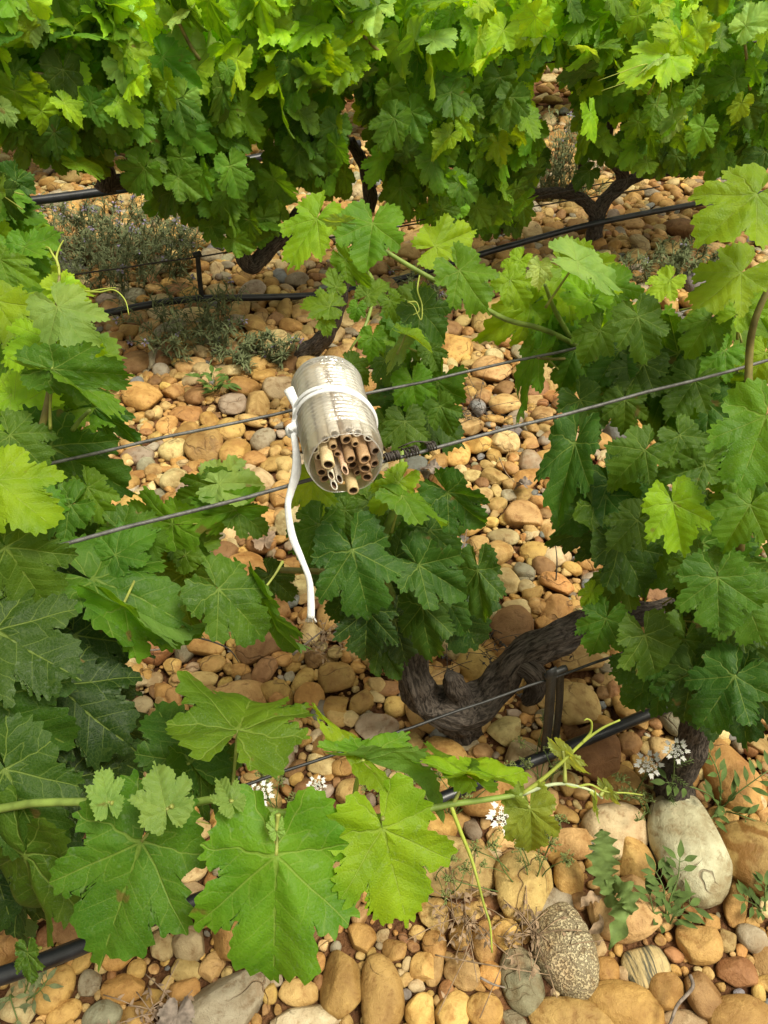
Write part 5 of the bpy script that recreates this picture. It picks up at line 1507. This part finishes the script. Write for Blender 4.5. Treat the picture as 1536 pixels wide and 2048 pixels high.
# carrot-like weeds with seed heads under the cane
def carrot(label, base, heads, grp='feathery weeds'):
    g0 = at_z(*base, 0)
    t = thing('feathery_weed', label, 'weed', g0, grp)
    mb = MB()
    for (px, py, z) in heads:
        C = at_z(px, py, z)
        mid = g0.lerp(C, .5) + Vector((random.gauss(0, .012), random.gauss(0, .008), .01))
        mb.tube([g0, mid, C], [.0013, .0010, .0007], 5)
        ends = [(C, 22)]
        if random.random() < .6:
            e = mid + Vector((random.gauss(0, .03), random.gauss(0, .02), .03)); mb.tube([mid, mid.lerp(e, .5) + Vector((0, 0, .006)), e], .0006, 4)
            ends.append((e, 10))
        for (C_, n) in ends:
            ms = MB()
            for _ in range(n):
                dd = Vector((random.gauss(0, 1), random.gauss(0, 1), .6 + abs(random.gauss(0, .5)))).normalized()
                L = random.uniform(.006, .016)
                ms.tube([C_, C_ + dd * L], .0005, 4, smooth=0)
                p = C_ + dd * L
                for _k in range(4):
                    e = Vector((random.gauss(0, 1), random.gauss(0, 1), random.gauss(0, 1))).normalized()
                    ms.tube([p, p + e * .003], .0007, 4, smooth=0)
            ms.build('seed_head', M_SEED, t)
    mb.build('stem', M_STEM, t)
carrot('feathery weed with green seed heads below the bright two winged leaf', (900, 1640), [(880, 1555, .10), (915, 1565, .09), (935, 1600, .08), (860, 1590, .09), (980, 1560, .11), (1020, 1540, .12), (850, 1610, .07)])
carrot('feathery weed in front of the hanging strap', (1080, 1600), [(1085, 1490, .10), (1110, 1470, .09), (1050, 1530, .09), (1120, 1540, .08), (1090, 1440, .13)])
carrot('wispy weed with small seed tufts under the short flower stem beside the small leaf', (1060, 1800), [(950, 1700, .10), (985, 1690, .12), (1040, 1700, .10), (1100, 1690, .12), (1130, 1720, .10), (900, 1760, .07), (1120, 1640, .14)])
carrot('wispy weed at the foot of the tall orange red stone', (880, 1800), [(800, 1740, .07), (830, 1700, .09), (905, 1720, .08), (930, 1740, .08)])
carrot('dry looking weed beside the white flower by the low wire', (560, 1640), [(530, 1565, .10), (560, 1560, .10), (520, 1545, .11), (590, 1600, .08)])
carrot('thin weed beside the pale cream stone', (800, 1640), [(760, 1560, .09), (790, 1530, .10), (820, 1560, .09)])
carrot('yellow green wisp between the vetch and the dark trunk', (1300, 1640), [(1250, 1590, .07), (1240, 1560, .09), (1290, 1600, .06)])

# vetch-like plants with oval leaflets
def vetch(label, base, stems, leaf=.026, mat=None, grp='leafy creeping weeds'):
    g0 = at_z(*base, 0)
    t = thing('leafy_weed', label, 'weed', g0, grp)
    mb = MB(); ml = MB()
    for pts in stems:
        P = [g0] + [at_z(a, b, z) for a, b, z in pts]
        C = catmull(P, 5)
        mb.tube(P, [.0016, .0012, .0008], 6)
        for i in range(2, len(C), 2):
            d = (C[min(i + 1, len(C) - 1)] - C[i - 1]).normalized()
            for sg in (-1, 1):
                if random.random() < .15: continue
                side = Vector((-d.y, d.x, .15)).normalized() * sg
                D = (side + d * .5 + Vector((0, 0, random.uniform(-.1, .5)))).normalized()
                q = C[i] + D * .008
                mb.tube([C[i], q], .0005, 4, smooth=0)
                blade_mesh(ml, q, D, Vector((0, -.3, 1)), leaf * random.uniform(.7, 1.2), leaf * .36, .15, 6)
        blade_mesh(ml, C[-1], (C[-1] - C[-3]), Vector((0, -.3, 1)), leaf, leaf * .42, .1, 6)
    mb.build('stem', M_STEM, t); ml.build('leaf', mat or M_WEED, t)
M_VETCH = simple('vetch_leaf', (.085, .135, .035), .65, .12, 60, .25, trans=.15)
vetch('grey green creeping plant with oval leaflets in front of the trunk at the right edge', (1440, 1620), [[(1420, 1590, .06), (1370, 1570, .09), (1330, 1565, .10)], [(1440, 1560, .08), (1420, 1510, .12), (1400, 1490, .14)], [(1470, 1590, .06), (1510, 1560, .09), (1545, 1535, .10)],
      [(1420, 1640, .05), (1395, 1680, .04)], [(1480, 1630, .05), (1530, 1650, .05)]], mat=M_VETCH)
vetch('small upright plant of oval leaflets right of the big cream stone foot', (1335, 1860), [[(1330, 1800, .05), (1325, 1770, .07), (1310, 1740, .08)], [(1340, 1800, .05), (1355, 1760, .07), (1360, 1715, .09)], [(1350, 1830, .04), (1380, 1810, .04)], [(1310, 1830, .04), (1300, 1790, .06)]], mat=M_VETCH)
vetch('tiny grey leaved sprig in the lower left corner', (40, 2010), [[(55, 1970, .04), (60, 1940, .06)], [(75, 1985, .05), (95, 1960, .06)], [(20, 1990, .04), (35, 2040, .03)]], leaf=.018, mat=M_GREY)
vetch('sprig with narrow leaves at the right frame edge beside the diamond stone', (1530, 1830), [[(1510, 1810, .03), (1490, 1800, .04)], [(1530, 1790, .05), (1532, 1770, .06)]], leaf=.022, mat=M_VETCH)
vetch('small green sprig among the stones left of the bottle', (430, 790), [[(420, 770, .05), (400, 755, .06)], [(440, 770, .05), (455, 765, .05)], [(430, 770, .06), (425, 745, .08)]], leaf=.035, mat=M_WEED)
# toothed lettuce-like weed
tw_ = thing('toothed_weed', 'upright weed with wavy toothed blue green leaves and a shrivelled dry base', 'weed', at_z(1222, 1830, 0))
def wavy_leaf(pts, W, name, mat, teeth=7, asym=0):
    C = catmull([at_z(a, b, z) for a, b, z in pts], 8)
    n = len(C); V = []
    for i, p in enumerate(C):
        t = i / (n - 1)
        d = (C[min(n - 1, i + 1)] - C[max(0, i - 1)]).normalized()
        nh = (CAM - p).normalized(); x = d.cross(nh).normalized()
        w_ = W * (math.sin(math.pi * min(.985, .06 + t * .93)) ** .7) * (1 + .38 * math.sin(t * teeth * 2 * math.pi)) * .5
        zz = nh * W * .22 * math.sin(t * teeth * 2.2 * math.pi)
        V += [tuple(p - x * w_ + zz), tuple(p - x * w_ * .5 + zz * .3), tuple(p), tuple(p + x * w_ * .5 - zz * .3), tuple(p + x * w_ - zz)]
    Q = [[5 * i + k, 5 * i + k + 1, 5 * i + k + 6, 5 * i + k + 5] for i in range(n - 1) for k in range(4)]
    mb = MB(); mb.add(V, np.array(Q)); return mb.build(name, mat, tw_)
M_LET = simple('toothed_leaf', (.14, .21, .06), .6, .15, 50, .25, .3, 200, trans=.2)
wavy_leaf([(1216, 1790, .06), (1205, 1740, .09), (1208, 1690, .12), (1202, 1658, .14)], .040, 'leaf', M_LET)
wavy_leaf([(1220, 1780, .05), (1240, 1775, .08), (1258, 1800, .09), (1262, 1830, .08)], .030, 'leaf', M_LET, 5)
wavy_leaf([(1210, 1795, .05), (1235, 1815, .07), (1240, 1850, .07), (1218, 1900, .05)], .026, 'leaf', M_LET, 3)
wavy_leaf([(1205, 1800, .04), (1180, 1795, .05), (1160, 1815, .04)], .014, 'dry_leaf', M_DRY, 3)
wavy_leaf([(1208, 1810, .04), (1200, 1850, .04), (1170, 1870, .03)], .012, 'dry_leaf', M_DRY, 2)
MB().tube([at_z(1222, 1830, 0), at_z(1215, 1790, .05), at_z(1212, 1760, .08)], [.0035, .003, .002], 7).build('stem', M_LET, tw_)
# lavender coloured bush at the upper left
def catmint(label, cx, cy, rx, h, n, grp='grey green flowering bushes', dense=1.0):
    g0 = at_z(cx, cy, 0); t = thing('flowering_bush', label, 'bush', g0, grp)
    ms, ml, mf = MB(), MB(), MB(); nf = 0
    for _ in range(n):
        a = random.uniform(0, 6.28); q = math.sqrt(random.random())
        b = g0 + Vector((math.cos(a), math.sin(a) * .6, 0)) * rx * q
        tip = b + Vector((random.gauss(0, .4) * h + math.cos(a) * .3 * h, random.gauss(0, .3) * h, h * random.uniform(.5, 1.1)))
        P = [b, b.lerp(tip, .5) + Vector((0, 0, .03)), tip]
        ms.tube(P, [.0016, .0012, .0008], 4, smooth=3)
        C = catmull(P, 7)
        for i in range(2, len(C)):
            for _k in range(3):
                D = Vector((random.gauss(0, 1), random.gauss(0, 1), random.gauss(.5, .7))).normalized()
                blade_mesh(ml, C[i], D, Vector((0, 0, 1)), random.uniform(.018, .04), .006, .2, 2)
        if random.random() < .38 * dense:
            big = n > 200 and nf >= 100
            m1 = mf if big else MB()
            for _k in range(9):
                D = Vector((random.gauss(0, 1), random.gauss(0, 1), random.gauss(0, 1))).normalized()
                blade_mesh(m1, tip + D * .004, D, Vector((0, 0, 1)), .010, .008, .1, 2)
            if not big: m1.build('flower_spike', M_LILAC, t, smooth=False); nf += 1
    ms.build('stem', M_GREY, t); ml.build('foliage', M_GREY, t)
    if mf.n: mf.build('flower_spikes', M_LILAC, t, smooth=False)['kind'] = 'stuff'
catmint('big grey green bush with lilac flowers at the upper left below the back vines', 190, 545, .42, .24, 230)
catmint('low thin straggling plant with a few lilac flowers between the rows', 450, 715, .20, .12, 20)
catmint('low straggling lilac flowered plant left of the slender trunk', 520, 740, .08, .09, 14)
catmint('sparse grey green tuft near the back drip pipe rod', 400, 690, .12, .22, 22, dense=.3)
catmint('faint grey green tuft beside the middle leaves', 845, 640, .10, .16, 24)
catmint('dusty weed tuft in the far gravel under the back pipe', 1330, 560, .18, .12, 40, dense=.2)
catmint('dusty bush glimpsed through the gap left of the forked trunk', 1110, 400, .16, .35, 90, dense=.6)

# dry stalks, twigs and fallen leaves
def twig(label, pts, rad=.0014, mat=None, name='twig', cat='twig', grp='dry twigs on the stones'):
    P = [at_z(a, b, z) for a, b, z in pts]
    o = MB().tube(P, [rad * 1.2, rad, rad * .6], 6).build(name, mat or M_TWIG, loc=P[0])
    tag(o, label, cat, grp)
twig('curved grey twig lying from the striped stone to the bottom edge', [(1380, 1950, .07), (1385, 1975, .07), (1355, 2010, .06), (1340, 2048, .05), (1320, 2090, .04)], .0024)
twig('short forked grey twig beside the dark stone near the knobbly stone', [(960, 1955, .05), (985, 1968, .05), (1010, 1975, .05)], .0016)
twig('long thin red brown stalk arching over the slate grey oval stone', [(870, 1910, .06), (950, 1925, .08), (1040, 1940, .09), (1100, 1950, .06)], .0010, M_DRY)
twig('pale straw stalk above the clear cord end', [(925, 1110, .05), (930, 1080, .06), (935, 1050, .05)], .0016, M_DRY)
twig('grey stick on the pale lumpy stone below the white cord', [(585, 1310, .06), (615, 1285, .07), (645, 1262, .07)], .0024)
twig('dark twig lying left of the dark dusty leaf', [(250, 1295, .05), (310, 1300, .05), (380, 1285, .05)], .0022, M_TWIG)
twig('dark curved twig under the dark dusty leaf', [(395, 1275, .07), (430, 1285, .07), (460, 1300, .06), (478, 1325, .04)], .0018, M_RUST)
twig('thin grey stem in the gap below the wires', [(345, 1240, .05), (390, 1230, .06), (420, 1215, .05)], .0018)
twig('thin stem standing up in the gap under the near wire', [(405, 1100, .05), (412, 1070, .10), (416, 1040, .12)], .0014)
twig('thin twig beside the wire clip', [(350, 1700, .05), (370, 1680, .06), (385, 1660, .06)], .0013)
twig('grass like stem in the middle gravel below the beige notch stone', [(1112, 1160, .04), (1114, 1120, .08), (1110, 1085, .10)], .0014, M_RUST)
twig('long thin pale straw in the middle gravel', [(998, 915, .05), (1012, 945, .06), (1030, 965, .04)], .0014, M_DRY)
def litter(label, px, py, s, mat, n=14, name='dry_weed', cat='dry weed', grp='withered plant litter'):
    g0 = at_z(px, py, .03); t = MB()
    for _ in range(n):
        a = random.uniform(0, 6.28); b = g0 + Vector((math.cos(a), math.sin(a), 0)) * s * random.random() * .5
        e = b + Vector((random.gauss(0, 1), random.gauss(0, 1), random.uniform(0, .7))) * s * .5
        t.tube([b, b.lerp(e, .5) + Vector((0, 0, .01)), e], .0008, 4, smooth=3)
        for _k in range(3):
            D = Vector((random.gauss(0, 1), random.gauss(0, 1), random.gauss(.2, .7))).normalized()
            blade_mesh(t, b.lerp(e, random.random()), D, Vector((0, 0, 1)), .010, .005, .6, 3)
    o = t.build(name, mat, loc=g0); tag(o, label, cat, grp)
litter('withered brown weed between the yellow tendril and the orange red stone', 930, 1830, .09, M_DRY, 30)
litter('dry grey weed beside the speckled stone', 1070, 1870, .08, M_DRY, 26)
litter('reddish withered leaves in the middle gravel left of the right vine', 1195, 965, .10, M_RED, 16)
litter('tangle of dark rootlets in the hollow behind the knotty trunk', 960, 1300, .16, M_RUST, 26)
litter('dark twiggy litter in the middle gravel above the near wire', 930, 820, .16, M_RUST, 24)
litter('dry grass tuft by the large grey boulder foot', 320, 2040, .06, M_DEAD, 22)
litter('dry tuft in the gap above the pale lumpy stone', 650, 1290, .08, M_DRY, 14)
litter('pale withered grass far back in the gap of the back row', 535, 350, .4, M_DEAD, 50)
# curled fallen leaves
for (px, py, s, lab, mt) in [(355, 2030, .045, 'crumpled grey fallen leaf on the bottom edge beside the boulder', M_TWIG), (528, 1085, .05, 'curled pale fallen leaf in the gap under the near wire', M_DEAD), (1050, 970, .03, 'silvery dry leaf in the middle gravel', M_TWIG), (868, 935, .04, 'dark dried leaf near the tie wire coils', M_TWIG), (1480, 1880, .0, '', None)]:
    if not mt: continue
    P = at_z(px, py, .05)
    a, b, c, d = leaf_mesh('f', int(px), step=.05, rings=(.3, .6, .85, 1.0), droop=1.4, fold=.9, wave=.4, raw=True)
    V = a * s; ang = px; ca, sa = math.cos(ang), math.sin(ang)
    V = V @ np.array([[ca, -sa, 0], [sa, ca, 0], [0, 0, 1]]).T
    o = link('fallen_leaf', mesh('fallen_leaf', V + np.array(P), [b, c], mt, uv=d), None, P)
    tag(o, lab, 'fallen leaf', 'fallen leaves')
